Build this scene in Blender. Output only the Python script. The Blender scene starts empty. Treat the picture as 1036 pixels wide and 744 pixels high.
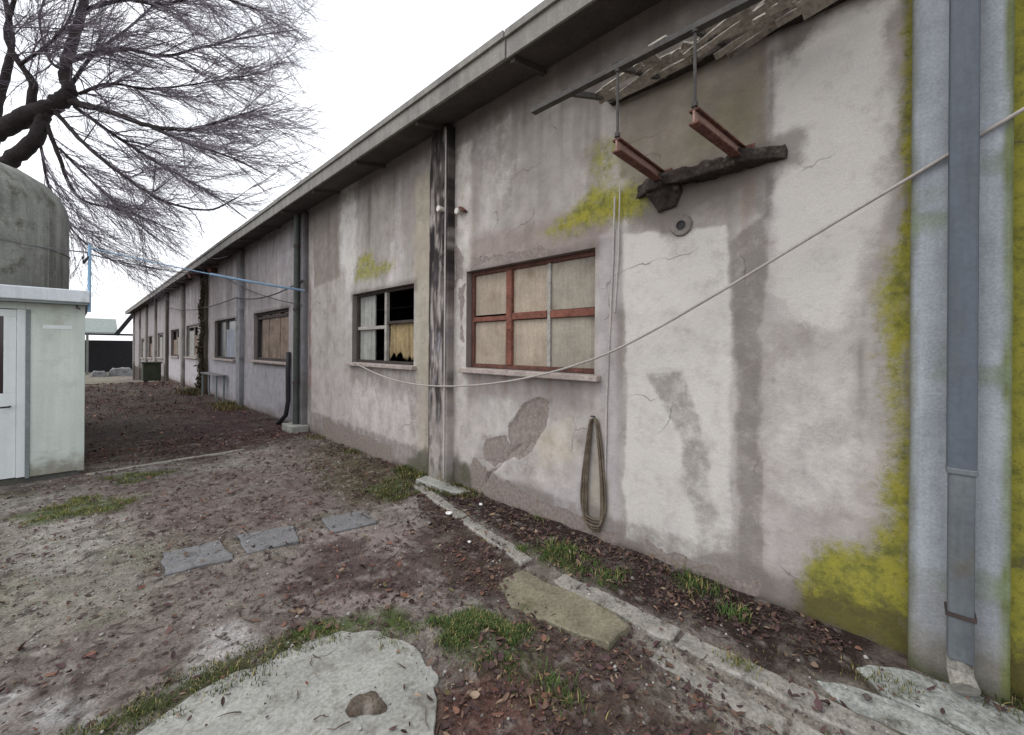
import bpy, bmesh, math, random
import numpy as np
from mathutils import Vector, Matrix

# ------------------------------------------------------------------ camera, world, sun, exposure
scene = bpy.context.scene
COL = scene.collection
EYE = 1.6
YAW = math.radians(46.2)
cam_d = bpy.data.cameras.new("camera")
cam = bpy.data.objects.new("camera", cam_d)
COL.objects.link(cam)
scene.camera = cam
cam_d.sensor_width = 36.0
cam_d.lens = 420.0 / 1036.0 * 36.0
cam_d.shift_y = -19.0 / 1036.0
cam_d.clip_start = 0.05
cam_d.clip_end = 3000
F = Vector((math.sin(YAW), math.cos(YAW), 0))
R = Vector((math.cos(YAW), -math.sin(YAW), 0))
U = Vector((0, 0, 1))
m = Matrix((R, U, -F)).transposed().to_4x4()
cam.matrix_world = Matrix.Translation((0, 0, EYE)) @ m @ Matrix.Rotation(math.radians(0.4), 4, 'Z')

SUN_EL, SUN_AZ = math.radians(52), math.radians(300)      # azimuth measured from +Y towards +X
world = bpy.data.worlds.new("World")
scene.world = world
world.use_nodes = True
nt = world.node_tree
bg = nt.nodes["Background"]
sky = nt.nodes.new("ShaderNodeTexSky")
sky.sky_type = 'NISHITA'
sky.sun_disc = False
sky.sun_elevation = SUN_EL
sky.sun_rotation = SUN_AZ
sky.dust_density = 4.0
sky.air_density = 1.5
tc = nt.nodes.new("ShaderNodeTexCoord")
mp = nt.nodes.new("ShaderNodeMapping")
mp.inputs['Scale'].default_value = (1.0, 1.0, 2.6)
nz = nt.nodes.new("ShaderNodeTexNoise")
nz.inputs['Scale'].default_value = 2.1
nz.inputs['Detail'].default_value = 6
nz.inputs['Roughness'].default_value = 0.55
rp = nt.nodes.new("ShaderNodeValToRGB")
rp.color_ramp.elements[0].position = 0.36
rp.color_ramp.elements[0].color = (0.72, 0.72, 0.72, 1)
rp.color_ramp.elements[1].position = 0.60
rp.color_ramp.elements[1].color = (0.97, 0.97, 0.97, 1)
mx = nt.nodes.new("ShaderNodeMix")
mx.data_type = 'RGBA'
nt.links.new(tc.outputs['Generated'], mp.inputs['Vector'])
nt.links.new(mp.outputs['Vector'], nz.inputs['Vector'])
nt.links.new(nz.outputs['Fac'], rp.inputs['Fac'])
nt.links.new(rp.outputs['Color'], mx.inputs['Factor'])
nt.links.new(sky.outputs['Color'], mx.inputs[6])
mx.inputs[7].default_value = (13.0, 13.3, 13.9, 1)         # bright cloud deck
nt.links.new(mx.outputs[2], bg.inputs['Color'])
bg.inputs['Strength'].default_value = 0.10

sun_d = bpy.data.lights.new("sun", 'SUN')
sun = bpy.data.objects.new("sun", sun_d)
COL.objects.link(sun)
sun_d.energy = 0.7
sun_d.angle = math.radians(30)
sun_d.color = (1.0, 0.965, 0.92)
sd = Vector((math.sin(SUN_AZ) * math.cos(SUN_EL), math.cos(SUN_AZ) * math.cos(SUN_EL), math.sin(SUN_EL)))
sun.rotation_euler = sd.to_track_quat('Z', 'Y').to_euler()

scene.view_settings.view_transform = 'Standard'
scene.view_settings.look = 'None'
scene.view_settings.gamma = 1.0
scene.view_settings.use_curve_mapping = False
scene.view_settings.exposure = 0.28
scene.cycles.max_bounces = 6
scene.cycles.use_denoising = True

rng = np.random.default_rng(11)
rnd = random.Random(5)
D = 3.025                    # distance from the camera to the plane of the warehouse wall (x = D)

# ------------------------------------------------------------------ helpers: colours, noise, masks
def lin(r, g, b, k=1.0):
    o = []
    for v in (r, g, b):
        v = v / 255.0
        v = v / 12.92 if v <= 0.04045 else ((v + 0.055) / 1.055) ** 2.4
        o.append(min(0.9, v * k))
    return tuple(o)

def _hash(ix, iy, seed):
    h = (ix.astype(np.int64) * 374761393 + iy.astype(np.int64) * 668265263 + seed * 974634777) & 0x7fffffff
    h = ((h ^ (h >> 13)) * 1274126177) & 0x7fffffff
    h = h ^ (h >> 16)
    return (h & 0xffff) / 65535.0

def vnoise(x, y, seed=0):
    ix, iy = np.floor(x), np.floor(y)
    fx, fy = x - ix, y - iy
    fx = fx * fx * (3 - 2 * fx)
    fy = fy * fy * (3 - 2 * fy)
    a = _hash(ix, iy, seed); b = _hash(ix + 1, iy, seed)
    c = _hash(ix, iy + 1, seed); d = _hash(ix + 1, iy + 1, seed)
    return (a * (1 - fx) + b * fx) * (1 - fy) + (c * (1 - fx) + d * fx) * fy

def fbm(x, y, scale=1.0, octv=4, seed=0):
    t = np.zeros_like(x, dtype=float); amp = 0.5; s = scale; tot = 0
    for o in range(octv):
        t += amp * vnoise(x * s + 17.3 * o, y * s - 9.1 * o, seed + o * 31)
        tot += amp; amp *= 0.5; s *= 2.03
    return t / tot - 0.5       # about -0.5 .. 0.5

def sdpoly(x, y, poly):
    """signed distance, negative inside"""
    n = len(poly)
    d = np.full(x.shape, 1e9); s = np.ones(x.shape)
    j = n - 1
    for i in range(n):
        ax, ay = poly[i]; bx, by = poly[j]
        ex, ey = bx - ax, by - ay
        wx, wy = x - ax, y - ay
        t = np.clip((wx * ex + wy * ey) / max(1e-9, ex * ex + ey * ey), 0, 1)
        d = np.minimum(d, (wx - ex * t) ** 2 + (wy - ey * t) ** 2)
        c1 = y >= ay; c2 = y < by; c3 = ex * wy > ey * wx
        flip = (c1 & c2 & c3) | (~c1 & ~c2 & ~c3)
        s = np.where(flip, -s, s)
        j = i
    return s * np.sqrt(d)

def pmask(x, y, poly, soft=0.05, namp=0.1, nscale=4.0, seed=0):
    xs = [p[0] for p in poly]; ys = [p[1] for p in poly]
    pad = soft + namp + 0.05
    o = np.zeros(x.shape)
    sel = (x > min(xs) - pad) & (x < max(xs) + pad) & (y > min(ys) - pad) & (y < max(ys) + pad)
    if sel.any():
        xx, yy = x[sel], y[sel]
        d = sdpoly(xx, yy, poly) + namp * 2 * fbm(xx, yy, nscale, 4, seed)
        t = np.clip(0.5 - d / (2 * soft), 0, 1)
        o[sel] = t * t * (3 - 2 * t)
    return o

def lay(col, mask, rgb, a=1.0):
    mm = (mask * a)[:, None]
    col[:] = col * (1 - mm) + np.array(rgb)[None, :] * mm

# ------------------------------------------------------------------ helpers: materials
def new_mat(name):
    mt = bpy.data.materials.new(name)
    mt.use_nodes = True
    return mt, mt.node_tree, mt.node_tree.nodes["Principled BSDF"]

def noise_node(nt, vec, scale, detail=6, rough=0.6, mapscale=None):
    n = nt.nodes.new("ShaderNodeTexNoise")
    n.inputs['Scale'].default_value = scale
    n.inputs['Detail'].default_value = detail
    n.inputs['Roughness'].default_value = rough
    if mapscale:
        mpn = nt.nodes.new("ShaderNodeMapping")
        mpn.inputs['Scale'].default_value = mapscale
        nt.links.new(vec, mpn.inputs['Vector'])
        vec = mpn.outputs['Vector']
    nt.links.new(vec, n.inputs['Vector'])
    return n.outputs['Fac']

def ramp_node(nt, fac, a, b, va, vb):
    r = nt.nodes.new("ShaderNodeMapRange")
    r.interpolation_type = 'SMOOTHSTEP'
    r.inputs['From Min'].default_value = a
    r.inputs['From Max'].default_value = b
    r.inputs['To Min'].default_value = va
    r.inputs['To Max'].default_value = vb
    nt.links.new(fac, r.inputs['Value'])
    return r.outputs['Result']

def mixc(nt, fac, a, b, mode='MIX'):
    mxn = nt.nodes.new("ShaderNodeMix")
    mxn.data_type = 'RGBA'
    mxn.blend_type = mode
    if isinstance(fac, (int, float)): mxn.inputs['Factor'].default_value = fac
    else: nt.links.new(fac, mxn.inputs['Factor'])
    for s, v in ((6, a), (7, b)):
        if isinstance(v, tuple): mxn.inputs[s].default_value = v if len(v) == 4 else v + (1,)
        else: nt.links.new(v, mxn.inputs[s])
    return mxn.outputs[2]

def surf(name, base=None, attr=None, rough=0.85, metal=0.0, var=0.25, vscale=3.0, speck=0.15, sscale=40.0,
         streak=0.0, stscale=8.0, dirt=None, dirt_amt=0.0, dirt_scale=5.0, bump=0.3, bscale=30.0, bdist=0.01, spec=0.3, cracks=0.0, masks=None, splash=None, dirt2=None, dirt2_amt=0.0, dirt2_scale=3.0):
    """weathered procedural surface: base colour (or colour attribute), broad mottling, vertical run-off streaks, speckle, dirt, bump"""
    mt, nt, bs = new_mat(name)
    tcn = nt.nodes.new("ShaderNodeTexCoord")
    vec = tcn.outputs['Object']
    if attr:
        an = nt.nodes.new("ShaderNodeAttribute"); an.attribute_name = attr
        col = an.outputs['Color']
    else:
        rgb = nt.nodes.new("ShaderNodeRGB"); rgb.outputs[0].default_value = tuple(base) + (1,)
        col = rgb.outputs[0]
    def mul(col, fac):
        vm = nt.nodes.new("ShaderNodeVectorMath"); vm.operation = 'SCALE'
        nt.links.new(col, vm.inputs[0]); nt.links.new(fac, vm.inputs['Scale'])
        return vm.outputs[0]
    if var: col = mul(col, ramp_node(nt, noise_node(nt, vec, vscale, 8, 0.62), 0.25, 0.75, 1 - var, 1 + var))
    if streak: col = mul(col, ramp_node(nt, noise_node(nt, vec, stscale, 5, 0.6, (1, 1, 0.06)), 0.3, 0.7, 1 - streak, 1 + streak * 0.7))
    if dirt is not None:
        col = mixc(nt, ramp_node(nt, noise_node(nt, vec, dirt_scale, 9, 0.7), 0.52, 0.72, 0.0, dirt_amt), col, tuple(dirt))
    if dirt2 is not None:
        col = mixc(nt, ramp_node(nt, noise_node(nt, vec, dirt2_scale, 10, 0.72), 0.53, 0.66, 0.0, dirt2_amt), col, tuple(dirt2))
    if splash is not None:                                   # mud splashed up from the ground
        ge = nt.nodes.new("ShaderNodeNewGeometry"); sp = nt.nodes.new("ShaderNodeSeparateXYZ"); nt.links.new(ge.outputs['Position'], sp.inputs[0])
        ad = nt.nodes.new("ShaderNodeMath"); ad.operation = 'MULTIPLY_ADD'; ad.inputs[1].default_value = -0.55
        nt.links.new(noise_node(nt, vec, 7, 8, 0.7), ad.inputs[0]); nt.links.new(sp.outputs['Z'], ad.inputs[2])
        col = mixc(nt, ramp_node(nt, ad.outputs[0], -0.20, 0.06, 0.8, 0.0), col, tuple(splash))
    peelf = None
    if masks:                                                # R growth, G limewash, B damp, A lost render; edges broken up by fine noise
        a2 = nt.nodes.new("ShaderNodeAttribute"); a2.attribute_name = masks
        sr = nt.nodes.new("ShaderNodeSeparateColor"); nt.links.new(a2.outputs['Color'], sr.inputs[0])
        def edge(chan, scale, amp, lo, hi, top, rough=0.72):
            nn = noise_node(nt, vec, scale, 10, rough)
            ma = nt.nodes.new("ShaderNodeMath"); ma.operation = 'MULTIPLY_ADD'; ma.inputs[1].default_value = amp
            nt.links.new(nn, ma.inputs[0]); nt.links.new(chan, ma.inputs[2])
            return ramp_node(nt, ma.outputs[0], lo + amp / 2, hi + amp / 2, 0.0, top)
        col = mixc(nt, edge(sr.outputs['Green'], 4.5, 1.9, 0.30, 0.95, 0.85), col, lin(203, 199, 194))
        col = mixc(nt, edge(sr.outputs['Blue'], 6.5, 1.7, 0.25, 0.95, 0.70), col, lin(114, 108, 103))
        peelf = edge(a2.outputs['Alpha'], 11.0, 1.5, 0.44, 0.54, 0.9)
        rim = edge(a2.outputs['Alpha'], 11.0, 1.5, 0.36, 0.46, 0.9)
        rr = nt.nodes.new("ShaderNodeMath"); rr.operation = 'SUBTRACT'; nt.links.new(rim, rr.inputs[0]); nt.links.new(peelf, rr.inputs[1])
        col = mixc(nt, peelf, col, mixc(nt, ramp_node(nt, noise_node(nt, vec, 30, 6, .7), .35, .65, 0, 1), lin(118, 107, 101), lin(146, 135, 129)))
        rs = nt.nodes.new("ShaderNodeMath"); rs.operation = 'MULTIPLY'; rs.inputs[1].default_value = 0.22; nt.links.new(rr.outputs[0], rs.inputs[0])
        col = mixc(nt, rs.outputs[0], col, lin(190, 183, 178))
        mossc = mixc(nt, ramp_node(nt, noise_node(nt, vec, 9, 8, .7), .42, .66, 0, 1), lin(148, 143, 52), lin(100, 102, 42))
        mossc = mixc(nt, ramp_node(nt, noise_node(nt, vec, 26, 8, .72), .52, .66, 0, .6), mossc, lin(72, 74, 30))
        gz_ = nt.nodes.new("ShaderNodeSeparateXYZ"); nt.links.new(vec, gz_.inputs[0])
        gm_ = nt.nodes.new("ShaderNodeMath"); gm_.operation = 'MULTIPLY_ADD'; gm_.inputs[1].default_value = -0.7
        nt.links.new(noise_node(nt, vec, 8, 8, .7), gm_.inputs[0]); nt.links.new(gz_.outputs['Z'], gm_.inputs[2])
        mossc = mixc(nt, ramp_node(nt, gm_.outputs[0], -.22, -.06, .85, 0), mossc, lin(82, 76, 44))      # older brown growth near the soil
        grow_f = edge(sr.outputs['Red'], 11.0, 2.0, 0.15, 0.90, 0.95, 0.80)
        col = mixc(nt, grow_f, col, mossc)
    if cracks:
        nv = nt.nodes.new("ShaderNodeTexNoise"); nv.inputs['Scale'].default_value = 2.5; nv.inputs['Detail'].default_value = 6
        nt.links.new(vec, nv.inputs['Vector'])
        va = nt.nodes.new("ShaderNodeVectorMath"); va.operation = 'MULTIPLY_ADD'
        nt.links.new(nv.outputs['Color'], va.inputs[0]); va.inputs[1].default_value = (.5, .5, .5); nt.links.new(vec, va.inputs[2])
        vo = nt.nodes.new("ShaderNodeTexVoronoi"); vo.feature = 'DISTANCE_TO_EDGE'; vo.inputs['Scale'].default_value = 1.1
        nt.links.new(va.outputs[0], vo.inputs['Vector'])
        cr = ramp_node(nt, vo.outputs['Distance'], 0.002, 0.007, 1.0, 0.0)
        mk = ramp_node(nt, noise_node(nt, vec, 1.6, 3, 0.5), 0.50, 0.62, 0.0, cracks)
        mm = nt.nodes.new("ShaderNodeMath"); mm.operation = 'MULTIPLY'
        nt.links.new(cr, mm.inputs[0]); nt.links.new(mk, mm.inputs[1])
        col = mixc(nt, mm.outputs[0], col, lin(84, 76, 70))
    if speck: col = mul(col, ramp_node(nt, noise_node(nt, vec, sscale, 4, 0.7), 0.3, 0.7, 1 - speck, 1 + speck))
    nt.links.new(col, bs.inputs['Base Color'])
    bs.inputs['Roughness'].default_value = rough
    bs.inputs['Metallic'].default_value = metal
    bs.inputs['Specular IOR Level'].default_value = spec
    if bump:
        h = noise_node(nt, vec, bscale, 8, 0.65)
        bn = nt.nodes.new("ShaderNodeBump")
        bn.inputs['Strength'].default_value = bump
        bn.inputs['Distance'].default_value = bdist
        if peelf is not None:
            hm = nt.nodes.new("ShaderNodeMath"); hm.operation = 'MULTIPLY_ADD'; hm.inputs[1].default_value = -0.9
            nt.links.new(peelf, hm.inputs[0]); nt.links.new(h, hm.inputs[2])
            hg = nt.nodes.new("ShaderNodeMath"); hg.operation = 'MULTIPLY_ADD'; hg.inputs[1].default_value = 0.5
            nt.links.new(grow_f, hg.inputs[0]); nt.links.new(hm.outputs[0], hg.inputs[2])
            h = hg.outputs[0]
        nt.links.new(h, bn.inputs['Height'])
        nt.links.new(bn.outputs['Normal'], bs.inputs['Normal'])
    return mt

# ------------------------------------------------------------------ helpers: meshes and objects
ROOT_LOC = {}

def thing(name, label, cat, loc=(0, 0, 0), group=None):
    o = bpy.data.objects.new(name, None)
    COL.objects.link(o)
    o.location = loc
    o.empty_display_size = 0.2
    ROOT_LOC[o.name] = np.array(loc, float)
    o['label'] = label; o['category'] = cat
    if group: o['group'] = group
    return o

def tag(o, label=None, cat=None, group=None, kind=None):
    if label: o['label'] = label
    if cat: o['category'] = cat
    if group: o['group'] = group
    if kind: o['kind'] = kind
    return o

def link_mesh(name, me, mat, parent=None, smooth=False):
    o = bpy.data.objects.new(name, me)
    COL.objects.link(o)
    if mat: me.materials.append(mat)
    if parent is not None:
        o.parent = parent
        ROOT_LOC[o.name] = ROOT_LOC[parent.name]
    else:
        ROOT_LOC[o.name] = np.zeros(3)
    if smooth:
        me.polygons.foreach_set('use_smooth', np.ones(len(me.polygons), bool))
    return o

def np_mesh(name, V, Fa, mat, parent=None, smooth=False, attr=None, attr_name="albedo", masks=None):
    """V (n,3) in world coordinates; Fa (m,k) indices; attr (n,3) colours"""
    off = ROOT_LOC[parent.name] if parent is not None else np.zeros(3)
    me = bpy.data.meshes.new(name)
    V = np.asarray(V, float) - off
    Fa = np.asarray(Fa, np.int32)
    k = Fa.shape[1]
    me.vertices.add(len(V)); me.vertices.foreach_set('co', V.astype(np.float32).ravel())
    me.loops.add(Fa.size); me.loops.foreach_set('vertex_index', Fa.ravel())
    me.polygons.add(len(Fa))
    me.polygons.foreach_set('loop_start', np.arange(0, Fa.size, k, dtype=np.int32))
    me.polygons.foreach_set('loop_total', np.full(len(Fa), k, np.int32))
    me.update(calc_edges=True)
    me.validate()
    if attr is not None:
        a = me.color_attributes.new(attr_name, 'FLOAT_COLOR', 'POINT')
        c = np.ones((len(V), 4), np.float32); c[:, :3] = np.clip(attr, 0.003, 0.95)
        a.data.foreach_set('color', c.ravel())
    if masks is not None:
        a = me.color_attributes.new("masks", 'FLOAT_COLOR', 'POINT')
        a.data.foreach_set('color', np.clip(masks, 0, 1).astype(np.float32).ravel())
    return link_mesh(name, me, mat, parent, smooth)

class MB:
    def __init__(s): s.v = []; s.f = []
    def add(s, v, f):
        n = len(s.v); s.v += [tuple(p) for p in v]; s.f += [tuple(i + n for i in q) for q in f]; return s
    def box(s, x0, x1, y0, y1, z0, z1):
        return s.add([(x, y, z) for z in (z0, z1) for y in (y0, y1) for x in (x0, x1)],
                     [(0, 2, 3, 1), (4, 5, 7, 6), (0, 1, 5, 4), (2, 6, 7, 3), (0, 4, 6, 2), (1, 3, 7, 5)])
    def beam(s, a, b, w, h, up=(0, 0, 1)):
        a, b = Vector(a), Vector(b); t = (b - a).normalized(); up = Vector(up)
        sx = t.cross(up).normalized(); uz = sx.cross(t).normalized()
        v = [p + sx * (i * w / 2) + uz * (j * h / 2) for p in (a, b) for j in (-1, 1) for i in (-1, 1)]
        return s.add(v, [(0, 1, 3, 2), (4, 6, 7, 5), (0, 4, 5, 1), (2, 3, 7, 6), (0, 2, 6, 4), (1, 5, 7, 3)])
    def tube(s, pts, r, n=8, cap=True):
        pts = [Vector(p) for p in pts]
        rr = r if isinstance(r, (list, tuple)) else [r] * len(pts)
        base = len(s.v); prev = None
        for i, p in enumerate(pts):
            t = (pts[min(i + 1, len(pts) - 1)] - pts[max(i - 1, 0)]).normalized()
            if prev is None:
                prev = t.orthogonal().normalized()
            prev = (prev - t * prev.dot(t)).normalized()
            b2 = t.cross(prev)
            for k in range(n):
                a = 2 * math.pi * k / n
                s.v.append(tuple(p + (prev * math.cos(a) + b2 * math.sin(a)) * rr[i]))
        for i in range(len(pts) - 1):
            for k in range(n):
                k2 = (k + 1) % n
                s.f.append((base + i * n + k, base + i * n + k2, base + (i + 1) * n + k2, base + (i + 1) * n + k))
        if cap:
            s.f.append(tuple(base + k for k in range(n))[::-1])
            s.f.append(tuple(base + (len(pts) - 1) * n + k for k in range(n)))
        return s
    def lathe(s, c, prof, n=32):
        base = len(s.v)
        for (r, z) in prof:
            for k in range(n):
                a = 2 * math.pi * k / n
                s.v.append((c[0] + r * math.cos(a), c[1] + r * math.sin(a), z))
        for i in range(len(prof) - 1):
            for k in range(n):
                k2 = (k + 1) % n
                s.f.append((base + i * n + k, base + i * n + k2, base + (i + 1) * n + k2, base + (i + 1) * n + k))
        return s
    def build(s, name, mat, parent=None, bevel=0.0, smooth=False):
        off = ROOT_LOC[parent.name] if parent is not None else np.zeros(3)
        me = bpy.data.meshes.new(name)
        me.from_pydata([(p[0] - off[0], p[1] - off[1], p[2] - off[2]) for p in s.v], [], s.f)
        me.update()
        o = link_mesh(name, me, mat, parent, smooth)
        if bevel:
            b = o.modifiers.new("bevel", 'BEVEL'); b.width = bevel; b.segments = 2; b.limit_method = 'ANGLE'
        return o

def at_proud(y, z, p):
    """a point p metres in front of the wall"""
    return (D - p, y, z)

def grid_faces(nu, nv):
    i = np.arange(nu - 1)[:, None] * nv + np.arange(nv - 1)[None, :]
    return np.stack([i, i + nv, i + nv + 1, i + 1], -1).reshape(-1, 4)

def rough_box(x0, x1, y0, y1, z0, z1, res, amp, seed=0, sc=8.0):
    """closed box of small quads whose surface is jittered by noise; returns V, F"""
    nx = max(1, round((x1 - x0) / res)); ny = max(1, round((y1 - y0) / res)); nzc = max(1, round((z1 - z0) / res))
    bm = bmesh.new()
    idx = {}
    def vert(i, j, k):
        if (i, j, k) not in idx:
            idx[(i, j, k)] = bm.verts.new((x0 + (x1 - x0) * i / nx, y0 + (y1 - y0) * j / ny, z0 + (z1 - z0) * k / nzc))
        return idx[(i, j, k)]
    for i in range(nx):
        for j in range(ny):
            for k, fl in ((0, 1), (nzc, 0)):
                q = [vert(i, j, k), vert(i + 1, j, k), vert(i + 1, j + 1, k), vert(i, j + 1, k)]
                bm.faces.new(q[::-1] if fl else q)
    for i in range(nx):
        for k in range(nzc):
            for j, fl in ((0, 0), (ny, 1)):
                q = [vert(i, j, k), vert(i + 1, j, k), vert(i + 1, j, k + 1), vert(i, j, k + 1)]
                bm.faces.new(q[::-1] if fl else q)
    for j in range(ny):
        for k in range(nzc):
            for i, fl in ((0, 1), (nx, 0)):
                q = [vert(i, j, k), vert(i, j + 1, k), vert(i, j + 1, k + 1), vert(i, j, k + 1)]
                bm.faces.new(q[::-1] if fl else q)
    bm.verts.index_update()
    V = np.array([v.co[:] for v in bm.verts]); Fa = np.array([[v.index for v in f.verts] for f in bm.faces])
    bm.free()
    if amp:
        for ax, sd_ in ((0, 3), (1, 5), (2, 7)):
            V[:, ax] += amp * 2 * fbm(V[:, (ax + 1) % 3] + V[:, ax] * 0.7, V[:, (ax + 2) % 3] - V[:, ax] * 0.6, sc, 3, seed + sd_)
    return V, Fa

# ------------------------------------------------------------------ ground
def fall(y):
    """the alley drops away beyond the sixth bay"""
    return np.where(y < 24, 0.0, np.where(y < 46, -(y - 24) * 0.052, -22 * 0.052 - (y - 46) * 0.004))

KERB = [(2.30, -2.6), (2.30, 0.0), (2.31, 1.2), (2.31, 2.0), (2.52, 3.05), (2.74, 4.15)]
GP = {
'slab': [(-0.1, 2.06), (0.18, 2.26), (0.38, 2.34), (0.76, 2.36), (1.01, 2.28), (1.17, 2.12), (1.22, 1.9), (1.20, 1.68), (1.02, 1.40), (0.75, 0.9), (0.1, 0.9), (-0.4, 1.5)],
'leafmid': [(0.08, 8.01), (1.17, 7.28), (2.76, 8.09), (3.32, 9.74), (2.9, 17.62), (2.4, 25.02), (0.1, 26.71), (-1.5, 20), (-1.0, 9)],
'leafmid2': [(1.07, 7.38), (2.89, 7.97), (3.32, 9.74), (2.9, 15.29), (1.7, 12.32)],
'far': [(-1, 19.5), (1.87, 20.4), (2.6, 24.0), (2.6, 60), (-3, 60)],
'greyleft': [(-0.85, 6.25), (0.33, 5.37), (0.43, 4.19), (0.3, 3.29), (-0.28, 3.42), (-1.5, 3.75), (-1.8, 6)],
'soil1': [(0.25, 6.69), (2.35, 5.76), (2.56, 3.91), (1.65, 4.05), (0.95, 4.15), (0.41, 4.57)],
'track': [(1.27, 3.7), (2.25, 3.28), (1.98, 2.61), (1.56, 2.15), (1.19, 2.45), (0.94, 2.92)],
'dark1': [(1.07, 3.32), (1.5, 3.46), (1.87, 2.72), (1.55, 2.3), (1.19, 2.6), (0.9, 2.61)],
'dark2': [(2.6, 3.87), (2.59, 3.1), (2.25, 2.03), (1.88, 1.82), (1.75, 2.1), (1.87, 2.72)],
'br': [(1.32, 1.78), (2.08, 1.61), (2.1, 1.09), (2.06, 0.35), (1.6, 0.0), (1.04, 1.4)],
'orange': [(1.21, 1.62), (1.63, 1.27), (1.43, 1.05), (1.05, 1.38)],
'pale1': [(0.41, 2.93), (0.66, 2.89), (0.68, 2.54), (0.53, 2.36), (0.32, 2.41)],
'pale2': [(-0.36, 3.02), (-0.02, 2.88), (0.1, 2.56), (0.04, 2.43), (-0.33, 2.8)],
'moss1': [(0.33, 2.51), (0.57, 2.47), (1.0, 2.44), (1.03, 2.3), (0.63, 2.33), (0.39, 2.33), (0.09, 2.3), (-0.02, 2.48)],
'greyr': [(2.25, 1.12), (2.25, 0.7), (2.25, -0.5), (1.83, 0.2), (1.85, 0.96)],
'bed': [(2.75, 3.99), (3.14, 3.6), (3.1, 1.79), (3.1, 0.98), (3.1, 0.38), (3.1, 0.15), (2.62, 0.17), (2.45, 0.43), (2.43, 0.8), (2.43, 1.31), (2.50, 2.23)],
'olive': [(1.97, 4.09), (2.75, 3.9), (3.1, 4.91), (2.82, 6.93), (2.25, 6.6)],
'pale3': [(1.77, 7.24), (2.69, 6.6), (2.35, 5.76), (1.66, 6.31)],
'grassA': [(1.4, 2.03), (1.65, 1.9), (1.74, 1.6), (1.57, 1.44), (1.38, 1.57), (1.33, 1.83)],
'grassB': [(0.85, 2.48), (1.36, 2.3), (1.32, 2.0), (1.2, 2.2), (0.94, 2.36)],
'grassC': [(-0.4, 6.03), (0.01, 6.3), (0.37, 5.89), (0.31, 5.57), (-0.3, 5.66)],
'grassD': [(2.17, 4.52), (2.78, 4.45), (2.7, 4.0), (2.3, 3.9)],
'grassE': [(2.45, 2.2), (2.62, 2.05), (2.66, 1.5), (2.5, 1.45)],
'grassF': [(2.85, 4.9), (3.0, 4.9), (3.0, 4.25), (2.85, 4.2)],
'grassG': [(2.7, 3.85), (3.0, 3.8), (3.0, 3.3), (2.85, 3.4)],
'grassH': [(0.2, 7.0), (0.5, 7.1), (0.9, 6.8), (0.4, 6.6)],
}
U_ = lambda *c: lin(*c, k=0.95)      # ground takes more of the sky than the wall does

def bumps(x, y):
    z = 0.030 * fbm(x, y, 2.2, 4, 3) + 0.010 * fbm(x, y, 11.0, 3, 9)
    z += 0.03 * pmask(x, y, GP['bed'], 0.06, 0.02, 5, 3) * (0.6 + fbm(x, y, 7, 3, 4))
    z += 0.03 * pmask(x, y, GP['grassA'], 0.12, 0.05, 5, 5)
    z += 0.02 * pmask(x, y, GP['moss1'], 0.08, 0.05, 5, 5)
    return z

SUNK = []          # paving lying flush: the soil dips just under it and laps over its rim
def ground_z(x, y):
    x = np.asarray(x, float); y = np.asarray(y, float)
    near = np.clip((10 - np.abs(y - 3)) / 3, 0, 1)
    z = fall(y) - 0.006 + bumps(x, y) * near
    for poly, dp, sf in SUNK:
        z = z - dp * pmask(x, y, poly, sf, 0.02, 8, 3)
    z = z + 0.050 * pmask(x, y, PIT, .03, .03, 12, 5)
    return z

def lines(segs):
    o = []
    for a, b, st in segs:
        n = max(1, int(round((b - a) / st)))
        o += list(a + (b - a) * np.arange(n) / n)
    return np.array(o + [segs[-1][1]])

GP['PIT'] = PIT = [(.86, 1.83), (.97, 1.78), (.95, 1.66), (.88, 1.70), (.80, 1.72), (.80, 1.79)]
STONES = [[(0.45, 4.17), (0.81, 4.11), (0.81, 3.68), (0.43, 3.76)], [(0.94, 4.13), (1.34, 3.98), (1.26, 3.62), (0.91, 3.7)], [(1.58, 3.98), (1.95, 3.88), (1.9, 3.51), (1.53, 3.59)]]
SUNK += [(GP['slab'], .011, .07)] + [(p, .022, .025) for p in STONES]
SUNK += [([(2.42, -2.6), (2.42, .26), (2.50, .30), (2.62, .18), (2.74, .20), (2.88, .08), (2.9, -2.6)], .016, .05)]
gx = lines([(-900, -60, 120), (-60, -10, 5), (-10, -2.2, 0.4), (-2.2, 3.12, 0.02), (3.12, 12, 1.2), (12, 60, 8), (60, 900, 120)])
gy = lines([(-900, -60, 120), (-60, -6, 6), (-6, -1.0, 0.25), (-1.0, 9.2, 0.02), (9.2, 28, 0.12), (28, 64, 1.0), (64, 150, 8), (150, 1500, 150)])
X, Y = np.meshgrid(gx, gy, indexing='ij')
X = X.ravel(); Y = Y.ravel()
Z = ground_z(X, Y)
C = np.tile(np.array(U_(124, 116, 109)), (len(X), 1))
lay(C, np.clip(0.5 + 2.2 * fbm(X, Y, 1.1, 4, 21), 0, 1), U_(104, 92, 88), 0.7)
lay(C, np.clip(3.0 * fbm(X, Y, 3.2, 4, 22), 0, 1), U_(142, 137, 130), 0.7)
def L(key, rgb, a=1.0, soft=0.15, namp=0.15, nsc=3.0, k=None):
    lay(C, pmask(X, Y, GP[key], soft, namp, nsc, len(key) * 7 + ord(key[0])), U_(*rgb), a)
nearm0 = ((Y < 7.4) & (Y > -1.2)).astype(float)
L('far', (122, 119, 104), 0.9, 1.5, 0.8, 0.6)
L('slab', (112, 104, 90), 0.8, 0.1, 0.1)
L('leafmid', (68, 60, 55), 0.92, 0.35, 0.5, 1.2)
L('leafmid2', (74, 55, 59), 0.85, 0.5, 0.4, 1.2)
alley = (Y > 7.5).astype(float)
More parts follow.
